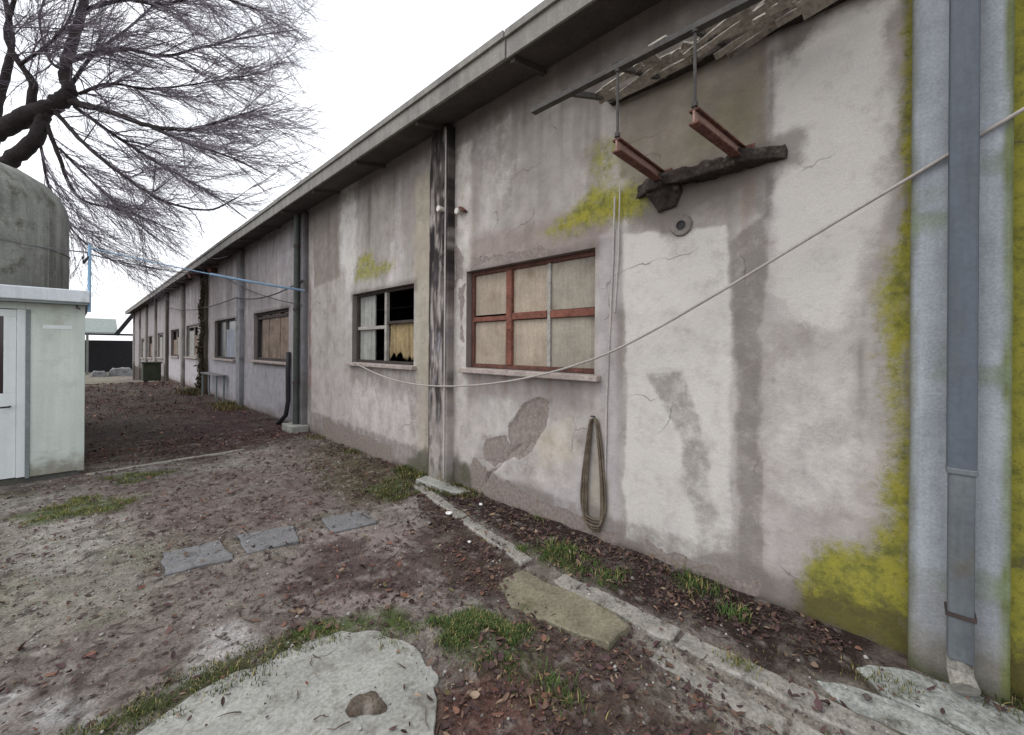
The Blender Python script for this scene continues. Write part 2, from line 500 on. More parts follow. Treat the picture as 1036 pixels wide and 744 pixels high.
lay(C, alley * np.clip(4 * (fbm(X * 0.5, Y * 1.3, 1.4, 5, 141) - .05), 0, 1), U_(98, 88, 80), 0.6)
lay(C, alley * np.clip(5 * (fbm(X, Y, 3.1, 4, 143) - .08), 0, 1), U_(44, 37, 36), 0.6)
lay(C, alley * np.clip(5 * (fbm(X * 1.2, Y * .25, 1.2, 4, 145) - .10), 0, 1), U_(112, 104, 92), 0.5)
L('greyleft', (136, 133, 122), 0.85, 0.3, 0.3)
lay(C, nearm0 * np.clip(6 * (fbm(X, Y, 1.7, 5, 151) - .05), 0, 1), U_(160, 156, 150), 0.6)
lay(C, nearm0 * np.clip(6 * (fbm(X, Y, 2.3, 5, 153) - .07), 0, 1), U_(78, 66, 62), 0.6)
lay(C, nearm0 * np.clip(6 * (fbm(X, Y, 2.0, 5, 157) - .10), 0, 1), U_(92, 96, 64), 0.32)
L('soil1', (112, 99, 95), 0.75, 0.3, 0.3)
L('track', (140, 127, 123), 0.8, 0.2, 0.25)
L('dark1', (78, 63, 63), 0.85, 0.12, 0.25, 4)
L('dark2', (74, 60, 54), 0.9, 0.12, 0.18, 4)
L('br', (82, 68, 60), 0.85, 0.15, 0.15)
L('orange', (104, 74, 66), 0.7, 0.1, 0.15)
L('greyr', (142, 136, 126), 0.85, 0.08, 0.15, 4)
L('olive', (84, 77, 58), 0.8, 0.2, 0.3)
L('pale3', (128, 116, 110), 0.7, 0.2, 0.25)
L('PIT', (104, 95, 84), .9, .04, .03)
L('bed', (50, 40, 37), 0.95, 0.04, 0.05, 6)
L('pale1', (172, 168, 166), 0.9, 0.08, 0.22, 5)
L('pale2', (172, 170, 168), 0.9, 0.08, 0.22, 5)
L('moss1', (66, 72, 38), 0.9, 0.05, 0.12, 6)
for g_ in ('grassA', 'grassB', 'grassC', 'grassD', 'grassE', 'grassF', 'grassG', 'grassH'):
    L(g_, (66, 84, 36), 0.8, 0.08, 0.12, 5)
nearm = ((X > -2.3) & (X < 3.2) & (Y > -1.2) & (Y < 9.4)).astype(float)
lay(C, nearm * np.clip(5 * (fbm(X, Y, 22, 3, 41) - 0.06), 0, 1), U_(58, 48, 44), 0.75)
lay(C, nearm * np.clip(6 * (fbm(X, Y, 17, 3, 47) - 0.12), 0, 1), U_(150, 143, 136), 0.6)
_ = None
ground_mat = surf("ground_soil", attr="albedo", dirt=U_(70, 58, 54), dirt_amt=0.55, dirt_scale=5.0, dirt2=U_(142, 136, 128), dirt2_amt=0.40, dirt2_scale=3.4, rough=0.95, var=0.22, vscale=9.0, speck=0.34, sscale=75.0, bump=0.9, bscale=45.0, bdist=0.02, spec=0.15)
g = np_mesh("ground", np.stack([X, Y, Z], 1), grid_faces(len(gx), len(gy)), ground_mat, smooth=True, attr=C)
tag(g, kind="structure")

# ------------------------------------------------------------------ concrete laid on the ground
dirt_m = surf("trodden_dirt", U_(92, 84, 76), rough=.95, var=.3, vscale=20, speck=.4, sscale=90, bump=.8, bscale=60)
conc_pale = surf("pale_concrete", lin(172, 172, 166, 0.72), rough=0.9, var=0.20, vscale=4.0, speck=0.22, sscale=55.0, dirt=lin(108, 101, 90, 0.8), dirt_amt=0.9, dirt_scale=3.0, dirt2=lin(120, 116, 104, .8), dirt2_amt=.7, dirt2_scale=9, cracks=0.8, bump=0.6, bscale=28)
conc_grey = surf("grey_concrete", lin(160, 156, 148, 0.76), rough=0.9, var=0.25, vscale=6.0, speck=0.28, sscale=60.0, dirt=lin(86, 76, 62, 0.75), dirt_amt=1.0, dirt_scale=10.0, bump=0.7, bscale=28)
conc_moss = surf("mossy_concrete", lin(142, 136, 116, 0.68), rough=0.95, var=0.25, vscale=7.0, speck=0.25, sscale=50.0, dirt=lin(84, 88, 48, 0.62), dirt_amt=0.85, dirt_scale=6.0, bump=0.7, bscale=26)
stone_mat = surf("grey_paving", lin(134, 134, 136, 0.70), rough=0.85, var=0.25, vscale=9.0, speck=0.25, sscale=80.0, dirt=lin(108, 98, 90, 0.85), dirt_amt=0.8, dirt_scale=6.0, dirt2=lin(104, 95, 88, .85), dirt2_amt=.6, dirt2_scale=9, bump=0.5, bscale=40)

def outline(poly, step, amp, sc, seed):
    P = []
    n = len(poly)
    for i in range(n):
        a, b = poly[i], poly[(i + 1) % n]
        l = math.dist(a, b); k = max(1, int(l / step))
        for j in range(k):
            t = j / k
            P.append((a[0] + (b[0] - a[0]) * t, a[1] + (b[1] - a[1]) * t))
    P = np.array(P)
    P[:, 0] += 2 * amp * fbm(P[:, 0], P[:, 1], sc, 3, seed); P[:, 1] += 2 * amp * fbm(P[:, 0], P[:, 1], sc, 3, seed + 50)
    return P

def slab(name, poly, ztop, zbot, mat, amp=0.02, sc=9, seed=1, tilt=(0, 0), chamfer=0.012, parent=None, step=0.03):
    P = outline(poly, step, amp, sc, seed)
    area = 0.5 * np.sum(P[:, 0] * np.roll(P[:, 1], -1) - np.roll(P[:, 0], -1) * P[:, 1])
    if area < 0: P = P[::-1]
    n = len(P)
    T = np.roll(P, -2, 0) - np.roll(P, 2, 0); T /= np.linalg.norm(T, axis=1)[:, None] + 1e-9
    N = np.stack([-T[:, 1], T[:, 0]], 1)
    I = P + N * chamfer
    c = P.mean(0)
    zt = lambda Q: ztop + (Q[:, 0] - c[0]) * tilt[0] + (Q[:, 1] - c[1]) * tilt[1]
    mb = MB()
    v = [(p[0], p[1], zbot) for p in P] + [(p[0], p[1], z - chamfer * 0.8) for p, z in zip(P, zt(P))] + [(p[0], p[1], z) for p, z in zip(I, zt(I))]
    f = []
    for i in range(n):
        j = (i + 1) % n
        f += [(i, j, n + j, n + i), (n + i, n + j, 2 * n + j, 2 * n + i)]
    f.append(tuple(range(2 * n, 3 * n)))
    mb.add(v, f)
    return mb.build(name, mat, parent)

conc_rub = surf("rubble_concrete", lin(172, 175, 170, 0.78), rough=0.92, var=0.3, vscale=9.0, speck=0.3, sscale=50.0, dirt=lin(88, 86, 66, 0.6), dirt_amt=0.95, dirt_scale=7.0, dirt2=lin(104, 98, 84, .7), dirt2_amt=.8, dirt2_scale=3.5, cracks=1.0, bump=0.9, bscale=26, bdist=.02)
o = slab("pavement", [(x + (x - .6) * .04, y + (y - 1.6) * .04) for x, y in GP['slab']], 0.004, -0.08, conc_pale, 0.075, 4.5, 3, (0, 0), .004); tag(o, kind="structure")
# kerb strip between yard and planting bed, in cast lengths with open joints
def strip(path, w0, w1, y0, y1):
    pts = []
    for t in np.linspace(y0, y1, 12):
        xs = np.interp(t, [p[1] for p in path], [p[0] for p in path])
        pts.append((xs, t))
    w = lambda t: np.interp(t, [0, 4], [w0, w1])
    return [(x - w(t) / 2, t) for x, t in pts] + [(x + w(t) / 2, t) for x, t in pts[::-1]]
kerb_root = bpy.data.objects.new("kerb", None); COL.objects.link(kerb_root); kerb_root['kind'] = "structure"; ROOT_LOC["kerb"] = np.zeros(3)
for i, (a, b) in enumerate([(-2.6, -1.32), (-1.3, -0.1), (-0.08, 0.9), (0.93, 1.75), (2.05, 3.0), (3.04, 4.15)]):
    slab("kerb_length", strip(KERB, 0.15, 0.10, a, b), 0.022 - 0.004 * (i % 3), -0.1, conc_grey, 0.026, 9, 20 + i, (0, 0.01 * ((i % 2) - 0.5)), parent=kerb_root)
for i, (a, b) in enumerate([(-2.6, -0.9), (-0.86, 0.35), (0.38, 0.98)]):
    pth = [(x - 0.17 - 0.02 * i, y) for x, y in KERB]
    slab("kerb_length", strip(pth, 0.12, 0.10, a, b), 0.004, -0.1, conc_grey, 0.032, 8, 30 + i, parent=kerb_root)
# broken concrete apron at the foot of the wall on the near side
ap_root = bpy.data.objects.new("apron", None); COL.objects.link(ap_root); ap_root['kind'] = "structure"; ROOT_LOC["apron"] = np.zeros(3)
ap = [([(2.41, -2.6), (2.41, 0.20), (2.48, 0.32), (2.56, 0.22), (2.60, 0.04), (2.60, -2.6)], 0.005),
      ([(2.615, -2.6), (2.62, 0.10), (2.72, 0.20), (2.82, 0.13), (2.90, -0.02), (2.92, -0.3), (2.92, -2.6)], 0.008)]
for i, (pl, zt) in enumerate(ap):
    slab("apron_piece", pl, zt, -0.1, conc_rub, 0.030, 6, 60 + i, (0.015, -0.004), parent=ap_root)

slab("kerb_length", [(0.06, 7.40), (0.9, 7.47), (1.8, 7.50), (1.8, 7.45), (0.9, 7.41), (0.06, 7.34)], 0.012, -0.05, conc_grey, 0.03, 6, 77, parent=kerb_root)
o = slab("broken_slab", [(2.02, 2.06), (2.22, 2.02), (2.225, 1.6), (2.22, 1.24), (2.13, 1.13), (1.97, 1.15), (1.90, 1.45), (1.86, 1.80)], 0.020, -0.05, conc_moss, 0.035, 8, 71, (0.05, -0.045), 0.010)
tag(o, "broken greenish concrete slab with a raised corner lying against the kerb strip", "concrete slab")
for i, (poly, lb, am) in enumerate([
        (STONES[0], "grey flat paving stone nearest the cabin, half sunk and dusty, largest of three", 0.014),
        (STONES[1], "grey flat paving stone with a dark blotch, between the other two stones", 0.010),
        (STONES[2], "smooth grey flat paving stone nearest the warehouse wall, among dark leaves", 0.008)]):
    o = slab("paving_stone", poly, 0.004, -0.05, stone_mat, am * 2.0, 8, 80 + i, (0.012, -0.015), 0.008)
    tag(o, lb, "paving stone", "flat paving stones across the yard")
o = slab("stone_slab", [(2.76, 4.2), (2.92, 4.24), (2.99, 3.75), (2.97, 3.45), (2.80, 3.58)], 0.05, -0.05, conc_pale, 0.02, 7, 90, (0.0, 0.02))
tag(o, "pale stone slab lying at the foot of the mouldy pilaster between the two near windows", "stone slab")

# ------------------------------------------------------------------ the warehouse
house = thing("warehouse", "long abandoned grey plaster warehouse with mossy stained wall, dark eaves and boarded windows", "building", (D, 20, 0))
WALL_TOP = 4.26
Y_END, Y_START = 45.0, -6.0
PIL = [-0.335, 3.84, 8.30, 12.75, 17.2, 21.6, 26.1, 30.5, 35.0, 39.4, 43.9]
WIN = [(1.93, 3.62, 1.385, 2.465), (4.68, 6.45, 1.37, 2.45), (9.36, 11.85, 1.28, 2.43), (13.64, 16.2, 1.24, 2.42),
       (18.95, 21.3, 1.19, 2.42), (23.1, 25.4, 1.15, 2.36), (28.0, 30.2, 1.0, 2.3), (32.6, 34.7, 0.9, 2.2), (37.0, 39.0, 0.8, 2.1)]

def with_edges(a, edges, tol):
    a = [v for v in a if all(abs(v - e) > tol for e in edges)]
    return np.array(sorted(a + list(edges)))
wy = with_edges(lines([(Y_START, -1.0, 0.15), (-1.0, 9.2, 0.02), (9.2, 26, 0.1), (26, Y_END, 0.3)]), [v for w in WIN for v in w[:2]], 0.008)
wz = with_edges(lines([(-2.2, -0.2, 0.25), (-0.2, WALL_TOP, 0.02)]), sorted(set(v for w in WIN for v in w[2:])), 0.008)
YY, ZZ = np.meshgrid(wy, wz, indexing='ij')
yv, zv = YY.ravel(), ZZ.ravel()
W = lin
C = np.tile(np.array(W(170, 165, 160)), (len(yv), 1))
lay(C, np.clip((zv - 2.35) / 1.0 + 1.2 * fbm(yv, zv, 1.5, 4, 2), 0, 1), W(150, 144, 138), 0.8)          # greyer, browner upper wall
lay(C, np.clip((1.5 - zv) / 1.2 + 1.0 * fbm(yv, zv, 1.3, 4, 6), 0, 1), W(178, 171, 169), 0.7)           # pinkish lower wall
lay(C, np.clip(6 * (fbm(yv, zv, 2.6, 6, 201) - .04), 0, 1), W(184, 178, 175), 0.35)
lay(C, np.clip(6 * (fbm(yv * 1.3, zv, 3.1, 6, 203) - .07), 0, 1), W(136, 128, 123), 0.40)
lay(C, np.clip((9.0 - yv) * 0.0 + (yv > 8.5), 0, 1), W(148, 142, 147), 0.7)
lay(C, np.clip(5 * (fbm(yv * 3.2, zv * 0.35, 1.6, 5, 14) - 0.04), 0, 1) * np.clip((zv - 1.6) / 1.5, 0, 1), W(104, 97, 92), 0.55)   # rain streaks
lay(C, np.clip(4 * (fbm(yv * 2.6, zv * 0.3, 1.3, 5, 19) - 0.06), 0, 1) * np.clip((zv - 1.0) / 1.5, 0, 1), W(196, 190, 190), 0.55)
lay(C, np.clip(3 * (fbm(yv, zv, 2.2, 5, 23) - 0.02), 0, 1), W(140, 130, 126), 0.4)
WP = {
'moss_br':[(0.49, 0.19), (0.46, 0.37), (0.35, 0.46), (0.16, 0.5), (0.06, 0.73), (0.12, 0.82), (0.06, 1.15), (0.11, 1.36), (0.09, 1.74), (0.12, 1.9), (0.06, 2.12), (0.01, 2.26), (-0.05, 0.02), (0.24, -0.06), (0.44, -0.02)],
'moss_strip':[(0.03, 4.3), (-0.05, 4.3), (-0.05, 2.1), (0.04, 2.1)],
'moss_mid':[(2.52, 2.7), (2.21, 2.82), (1.96, 2.98), (1.59, 2.92), (1.43, 2.76), (1.59, 2.63), (1.95, 2.66), (2.38, 2.63)],
'moss_mid2':[(2.06, 3.35), (1.73, 3.4), (1.7, 2.91), (1.98, 2.98)],
'moss_w2':[(6.4, 2.61), (6.27, 3.06), (5.83, 3.08), (5.7, 2.83), (5.1, 2.83), (5.15, 2.7), (5.7, 2.62)],
'moss_p1':[(4.0, 0.24), (3.63, 0.32), (3.3, 0.12), (3.38, -0.1), (3.99, -0.1)],
'moss_p1l':[(4.81, 0.08), (4.41, 0.32), (4.2, 0.3), (4.2, -0.11), (4.86, -0.11)],
'olive_door':[(1.71, 3.62), (0.67, 3.6), (0.66, 2.89), (1.0, 2.86), (1.43, 2.84), (1.7, 2.99)],
'olive_upper':[(2.39, 3.8), (1.21, 4.0), (0.67, 3.9), (0.67, 3.6), (1.71, 3.62)],
'grey_under':[(1.59, 2.76), (1.2, 2.81), (0.66, 2.83), (0.66, 2.48), (1.2, 2.53), (1.63, 2.54)],
'white_panel':[(1.66, 2.52), (0.88, 2.48), (0.84, 0.25), (1.18, 0.09), (1.64, 0.09)],
'white_r':[(0.63, 3.44), (0.3, 3.57), (0.07, 3.49), (0.06, 2.43), (0.25, 1.74), (0.53, 1.75), (0.64, 1.94)],
'streak':[(0.89, 2.33), (0.66, 2.48), (0.67, 0.06), (0.81, 0.06), (0.85, 1.3)],
'greyp':[(1.48, 1.43), (1.19, 1.46), (1.04, 1.01), (0.97, 0.78), (1.01, 0.52), (1.16, 0.78), (1.29, 1.12)],
'greyp2':[(1.19, 0.7), (0.97, 0.77), (0.89, 0.36), (1.11, 0.36)],
'peel':[(2.95, 0.83), (2.73, 1.07), (2.54, 1.15), (2.41, 1.12), (2.45, 0.87), (2.63, 0.63), (2.78, 0.5), (2.95, 0.54)],
'peel2':[(3.3, 0.62), (2.98, 0.72), (2.86, 0.52), (3.15, 0.36), (3.33, 0.43)],
'crack':[(2.79, 0.645), (2.96, 0.515), (3.06, 0.385), (3.21, 0.275), (3.29, 0.12), (3.31, 0.12), (3.24, 0.265), (3.09, 0.36), (2.99, 0.48), (2.82, 0.615)],
'underwin':[(3.64, 1.34), (1.9, 1.35), (1.9, 1.11), (3.6, 1.05)],
'yellow':[(2.54, 0.79), (2.2, 0.92), (2.14, 0.32), (2.54, 0.32)],
'lilac':[(2.6, 0.49), (1.94, 0.62), (1.84, 0.11), (2.5, 0.19)],
'brown_ul':[(8.13, 4.42), (7.09, 4.42), (6.91, 2.79), (8.01, 2.7)],
'lightst':[(6.93, 4.29), (6.29, 4.28), (6.33, 2.57), (6.68, 2.5), (6.95, 2.96)],
'w2right':[(4.67, 3.82), (4.21, 3.87), (4.21, 0.26), (4.63, 0.28)],
'strip_pl':[(3.84, 3.97), (3.53, 3.94), (3.57, 0.97), (3.84, 0.12)],
'brownband':[(3.52, 2.84), (1.84, 2.82), (1.75, 2.52), (1.93, 2.45), (3.55, 2.45)],
'strip612':[(1.89, 2.55), (1.69, 2.57), (1.69, -0.05), (1.86, -0.0)],
'redline':[(8.24, 2.86), (8.18, 2.84), (8.14, 0.86), (8.21, 0.84)],
'pinkbase':[(7.98, 1.08), (4.53, 1.12), (4.51, 0.11), (7.87, 0.09)],
'mossr':[(-0.28, 3.4), (-0.52, 3.4), (-0.52, -0.2), (-0.28, -0.2)],
'loopstain':[(2.02, 0.25), (1.86, 1.05), (1.78, 0.3), (1.79, -0.05), (2.02, -0.05)],
}
M = np.zeros((len(yv), 4))
def LM(ch, key, a=1.0, soft=0.10, namp=0.05, nsc=4.0, poly=None):
    M[:, ch] = np.maximum(M[:, ch], a * pmask(yv, zv, WP[key] if key else poly, soft, namp, nsc, 7 + ch))
def LW(key, rgb, a=1.0, soft=0.08, namp=0.06, nsc=4.0):
    lay(C, pmask(yv, zv, WP[key], soft, namp, nsc, len(key) * 5 + ord(key[-1])), W(*rgb), a)
LW('olive_upper', (128, 121, 112), 0.75, 0.07, 0.05)
LW('olive_door', (132, 123, 111), 0.85, 0.03, 0.03, 5)
lay(C, pmask(yv, zv, WP['olive_door'], 0.02, 0.01) * np.clip(4 * fbm(yv, zv, 3.5, 4, 77), 0, 1), W(118, 114, 82), 0.45)
LW('brownband', (146, 132, 126), 0.8, 0.08, 0.05)
LW('grey_under', (140, 134, 128), 0.85, 0.09, 0.05)
LW('underwin', (150, 141, 140), 0.7, 0.10, 0.05)
LW('yellow', (180, 166, 146), 0.6, 0.15, 0.1)
LW('lilac', (172, 166, 173), 0.4, 0.12, 0.1)
LW('crack', (58, 48, 44), 0.9, 0.012, 0.012, 14)
LW('brown_ul', (136, 127, 120), 0.75, 0.03, 0.02)
LW('w2right', (170, 160, 140), 0.6, 0.05, 0.05)
LW('strip_pl', (182, 173, 165), 0.7, 0.05, 0.05)
LW('strip612', (168, 162, 164), 0.7, 0.02, 0.01)
LW('redline', (150, 84, 80), 0.6, 0.03, 0.04, 8)
LW('pinkbase', (182, 168, 170), 0.5, 0.25, 0.2)
LW('loopstain', (150, 140, 118), 0.55, 0.05, 0.04, 8)
for y0, y1, z0, z1 in WIN:                                                    # darker band along the top of the openings, run-off below the sills
    lay(C, pmask(yv, zv, [(y0 - .06, z1 + .04), (y1 + .06, z1 + .04), (y1 + .06, z1 - .1), (y0 - .06, z1 - .1)], 0.05, 0.03), W(96, 86, 82), 0.6)
    lay(C, pmask(yv, zv, [(y0, z0), (y1, z0), (y1, z0 - .35), (y0, z0 - .35)], 0.10, 0.15, 3) * np.clip(0.6 + 3 * fbm(yv * 5, zv * .3, 2, 4, 9), 0, 1), W(130, 121, 118), 0.6)
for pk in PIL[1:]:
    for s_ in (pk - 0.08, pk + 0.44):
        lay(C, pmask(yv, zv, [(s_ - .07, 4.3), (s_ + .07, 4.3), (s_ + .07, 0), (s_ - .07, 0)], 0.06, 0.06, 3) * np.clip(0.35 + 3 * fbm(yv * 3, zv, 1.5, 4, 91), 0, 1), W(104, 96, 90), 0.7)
lay(C, ((yv > 17.6) & (yv < 27)).astype(float) * np.clip((1.12 - zv) / .06, 0, 1), W(186, 181, 184), 0.8)
lay(C, ((yv > 8.7) & (yv < 17.2)).astype(float) * np.clip((1.2 - zv) / .06, 0, 1), W(166, 165, 172), 0.7)
lay(C, np.clip((zv - 3.75) / 0.45 + 1.2 * fbm(yv * 2, zv, 1.6, 4, 31), 0, 1), W(104, 98, 95), 0.75)   # darker, dirty band towards the eaves
lay(C, np.clip((0.26 - zv) / 0.22 + 1.8 * fbm(yv, zv, 3, 4, 35), 0, 1), W(116, 103, 96), 0.75)         # splash dirt
lay(C, np.clip((0.07 - zv) / 0.05 + 1.0 * fbm(yv, zv, 5, 4, 36), 0, 1), W(66, 58, 50), 0.85)
lay(C, pmask(yv, zv, [(1.60, 2.95), (0.48, 2.93), (0.50, 2.76), (1.1, 2.68), (1.2, 2.56), (1.45, 2.56), (1.62, 2.76)], 0.08, 0.08, 6, 5), W(92, 86, 78), 0.45)      # damp halo of the ledge
lay(C, np.clip(1.4 - np.hypot(yv - 1.2, (zv - 2.5)) / .075 + .8 * fbm(yv, zv, 14, 3, 7), 0, 1), W(112, 106, 98), 0.7)
for ya_, zt_, zl_ in ((1.33, 2.74, .55), (.79, 2.76, .6), (.75, 2.76, .35), (3.0, 1.36, .3), (2.4, 1.36, .25), (3.4, 1.36, .35)):       # rust run-off
    lay(C, np.clip(1 - np.abs(yv - ya_ + .04 * fbm(zv * 2, zv * 0 + ya_, 2, 3, 4)) / .035, 0, 1) * np.clip((zt_ - zv) / .05, 0, 1) * np.clip(1 - (zt_ - zv) / zl_, 0, 1), W(128, 92, 74), 0.6)
for k_, (ya_, zt_, zl_) in enumerate([(1.36, 2.76, .5), (1.24, 2.6, .25), (.9, 2.78, .4), (.66, 2.8, .7), (2.3, 4.1, 1.2), (3.1, 4.1, .9), (5.2, 4.1, 1.0), (5.9, 4.1, 1.3), (7.4, 4.1, 1.6), (.35, 4.1, 1.5), (2.75, 4.1, .6), (1.68, 2.0, 1.6), (.2, 1.7, .8)]):
    wd_ = .03 + .02 * (k_ % 3)
    lay(C, np.clip(1 - np.abs(yv - ya_ + .05 * fbm(zv * 1.5, zv * 0 + k_, 1.5, 3, k_)) / wd_, 0, 1) * np.clip((zt_ - zv) / .1, 0, 1) * np.clip(1 - (zt_ - zv) / zl_, 0, 1), W(96, 89, 82), 0.65)
for k_, a_, sf_ in (('moss_br', 1.0, .12), ('moss_strip', .75, .05), ('moss_mid', .85, .14), ('moss_mid2', .55, .16), ('moss_w2', .65, .12), ('mossr', 1.15, .05)): LM(0, k_, a_, sf_)
LM(0, None, .5, .06, .03, 4, [(0.07, 2.2), (-.05, 2.2), (-.05, .2), (.10, .2)])
LW('moss_p1', (58, 58, 28), 0.95, 0.05, 0.08, 8)
LW('moss_p1l', (66, 72, 36), 0.9, 0.05, 0.08, 8)
for k_, a_, sf_ in (('white_panel', .85, .03), ('white_r', .95, .12), ('lightst', .8, .15), ('strip_pl', .6, .06)): LM(1, k_, a_, sf_)
LM(1, None, .55, .2, .2, 2, [(.62, 1.6), (.12, 1.5), (.10, .6), (.6, .5)])
LM(1, None, .55, .25, .2, 2, [(6.3, 1.2), (4.6, 1.2), (4.6, .3), (6.9, .3)])
LM(1, None, .45, .25, .2, 2, [(3.5, 4.0), (2.9, 4.0), (2.8, 3.0), (3.5, 3.0)])
LM(1, None, .5, .25, .2, 2, [(3.4, 1.1), (2.1, 1.0), (2.1, .3), (3.4, .4)])
for k_, a_, sf_ in (('streak', .85, .03), ('greyp', .7, .03), ('greyp2', .6, .05), ('grey_under', .6, .1), ('olive_door', .4, .02), ('brownband', .35, .1), ('brown_ul', .5, .03), ('olive_upper', .35, .1)): LM(2, k_, a_, sf_)
LM(2, None, 1.0, .07, .05, 5, [(1.62, 2.97), (0.46, 2.95), (0.48, 2.74), (1.1, 2.62), (1.15, 2.46), (1.30, 2.44), (1.5, 2.56), (1.66, 2.76)])
LM(2, None, .7, .02, .012, 5, [(.665, 4.2), (.62, 4.2), (.62, 2.5), (.665, 2.5)])
LM(2, None, 1.3, .015, .008, 4, [(.02, 4.3), (-.04, 4.3), (-.04, .1), (.02, .1)])
LM(2, None, .55, .10, .08, 4, [(1.05, .5), (.65, .5), (.6, .05), (1.2, .05)])
LM(2, None, .55, .08, .08, 4, [(4.9, 1.35), (4.6, 1.35), (4.55, .4), (4.75, .4)])
LM(2, None, .7, .05, .05, 3, [(8.2, .45), (.0, .22), (.0, -.1), (8.2, -.1)])
LM(2, None, .6, .12, .12, 3, [(8.2, 4.3), (-.0, 4.3), (-.0, 4.0), (8.2, 3.85)])
for k_ in ('peel', 'peel2'): LM(3, k_, 1.0, .05, .03, 5)
for pl_ in ([(3.84, 2.9), (3.72, 2.7), (3.7, 2.4), (3.84, 2.3)], [(3.84, 3.3), (3.76, 3.2), (3.84, 3.0)], [(4.2, 1.9), (4.28, 1.7), (4.27, 1.3), (4.2, 1.2)], [(3.5, .42), (3.2, .30), (2.4, .18), (1.7, .10), (1.7, -.1), (3.5, -.1)], [(1.45, .12), (.7, .10), (.7, -.1), (1.45, -.1)], [(7.6, .35), (5.2, .22), (5.2, -.1), (7.6, -.1)], [(3.35, 2.62), (3.05, 2.58), (2.5, 2.56), (2.5, 2.50), (3.5, 2.50)], [(3.62, 2.35), (3.68, 2.0), (3.66, 1.7), (3.72, 1.7), (3.76, 2.3)]): LM(3, None, .85, .06, .06, 6, pl_)
speck_ = np.clip(9 * (fbm(yv, zv, 21, 4, 60) - 0.19), 0, 1)
lay(C, speck_, W(112, 102, 96), 0.30)
# real relief: trowel waves, hollows where the render has come away, the raised strip at mid bay
xv = np.full(len(yv), D)
xv += 0.010 * fbm(yv, zv, 1.2, 3, 51) + 0.004 * fbm(yv, zv, 7, 3, 52)
for key, dp in (('peel', 0.014), ('peel2', 0.009), ('greyp', 0.004), ('streak', 0.004), ('olive_door', 0.02)):
    xv += dp * pmask(yv, zv, WP[key], 0.012, 0.05 if 'peel' in key else 0.012, 7, len(key) * 5 + ord(key[-1]))
xv += 0.03 * pmask(yv, zv, WP['crack'], 0.012, 0.012, 14, len('crack') * 5 + ord('k'))
xv -= 0.012 * pmask(yv, zv, WP['strip612'], 0.012, 0.004)
keep = np.ones((len(wy) - 1, len(wz) - 1), bool)
cy = 0.5 * (wy[1:] + wy[:-1]); cz = 0.5 * (wz[1:] + wz[:-1])
rimmask = np.zeros(len(yv), bool)
for y0, y1, z0, z1 in WIN:
    keep &= ~(((cy > y0) & (cy < y1))[:, None] & ((cz > z0) & (cz < z1))[None, :])
    rimmask |= (yv > y0 - .03) & (yv < y1 + .03) & (zv > z0 - .03) & (zv < z1 + .03)
xv[rimmask] = D
Fc = grid_faces(len(wy), len(wz)).reshape(len(wy) - 1, len(wz) - 1, 4)[keep][:, ::-1]
V = np.stack([xv, yv, zv], 1)
# reveals and inner skin
ex_v, ex_f = [], []
TH = 0.26
def quad(*p):
    n = len(V) + len(ex_v); ex_v.extend(p); ex_f.append((n, n + 1, n + 2, n + 3))
for y0, y1, z0, z1 in WIN:
    quad((D, y0, z0), (D, y0, z1), (D + TH, y0, z1), (D + TH, y0, z0))
    quad((D, y1, z0), (D + TH, y1, z0), (D + TH, y1, z1), (D, y1, z1))
    quad((D, y0, z0), (D + TH, y0, z0), (D + TH, y1, z0), (D, y1, z0))
    quad((D, y0, z1), (D, y1, z1), (D + TH, y1, z1), (D + TH, y0, z1))
ys_ = [Y_START] + [v for w in WIN for v in w[:2]] + [Y_END]
for i in range(len(ys_) - 1):
    if i % 2 == 0: quad((D + TH, ys_[i], -2.2), (D + TH, ys_[i + 1], -2.2), (D + TH, ys_[i + 1], WALL_TOP), (D + TH, ys_[i], WALL_TOP))
    else:
        y0, y1, z0, z1 = WIN[i // 2]
        quad((D + TH, y0, -2.2), (D + TH, y1, -2.2), (D + TH, y1, z0), (D + TH, y0, z0))
        quad((D + TH, y0, z1), (D + TH, y1, z1), (D + TH, y1, WALL_TOP), (D + TH, y0, WALL_TOP))
V2 = np.vstack([V, np.array(ex_v)])
C2 = np.vstack([C, np.tile(np.array(W(128, 120, 116)), (len(ex_v), 1))])
plaster = surf("stained_plaster", attr="albedo", rough=0.92, var=0.14, vscale=5.0, streak=0.07, stscale=7.0, dirt=lin(122, 112, 105), dirt_amt=0.38, dirt_scale=3.2, cracks=0.6, masks='masks', speck=0.07, sscale=110.0, bump=0.5, bscale=22.0, bdist=0.012, spec=0.2)
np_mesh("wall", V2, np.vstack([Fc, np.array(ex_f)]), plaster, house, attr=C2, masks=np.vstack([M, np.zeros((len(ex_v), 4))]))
# other walls and floor that close the building
plain = surf("plain_render", lin(120, 114, 110), rough=0.95, var=0.2, bump=0.3)
BX = D + 12
MB().box(D + TH + .002, BX, Y_END - .25, Y_END, -2.2, WALL_TOP).box(BX - .25, BX, Y_START, Y_END - .26, -2.2, WALL_TOP).box(D + TH + .002, BX - .26, Y_START, Y_START + .25, -2.2, WALL_TOP).build("side_wall", plain, house)
MB().box(D + TH + .01, BX - .27, Y_START + .27, Y_END - .27, -0.12, -0.02).build("inner_floor", plain, house)
# gable end triangles
for y0, y1 in ((Y_END - .25, Y_END), (Y_START, Y_START + .25)):
    v = [(D + .05, y0, WALL_TOP + .004), (BX, y0, WALL_TOP + .004), ((D + BX) / 2, y0, WALL_TOP + 1.5)]
    MB().add(v + [(a, y1, c) for a, b, c in v], [(0, 1, 2), (3, 5, 4), (0, 3, 4, 1), (1, 4, 5, 2), (2, 5, 3, 0)]).build("gable", plain, house)

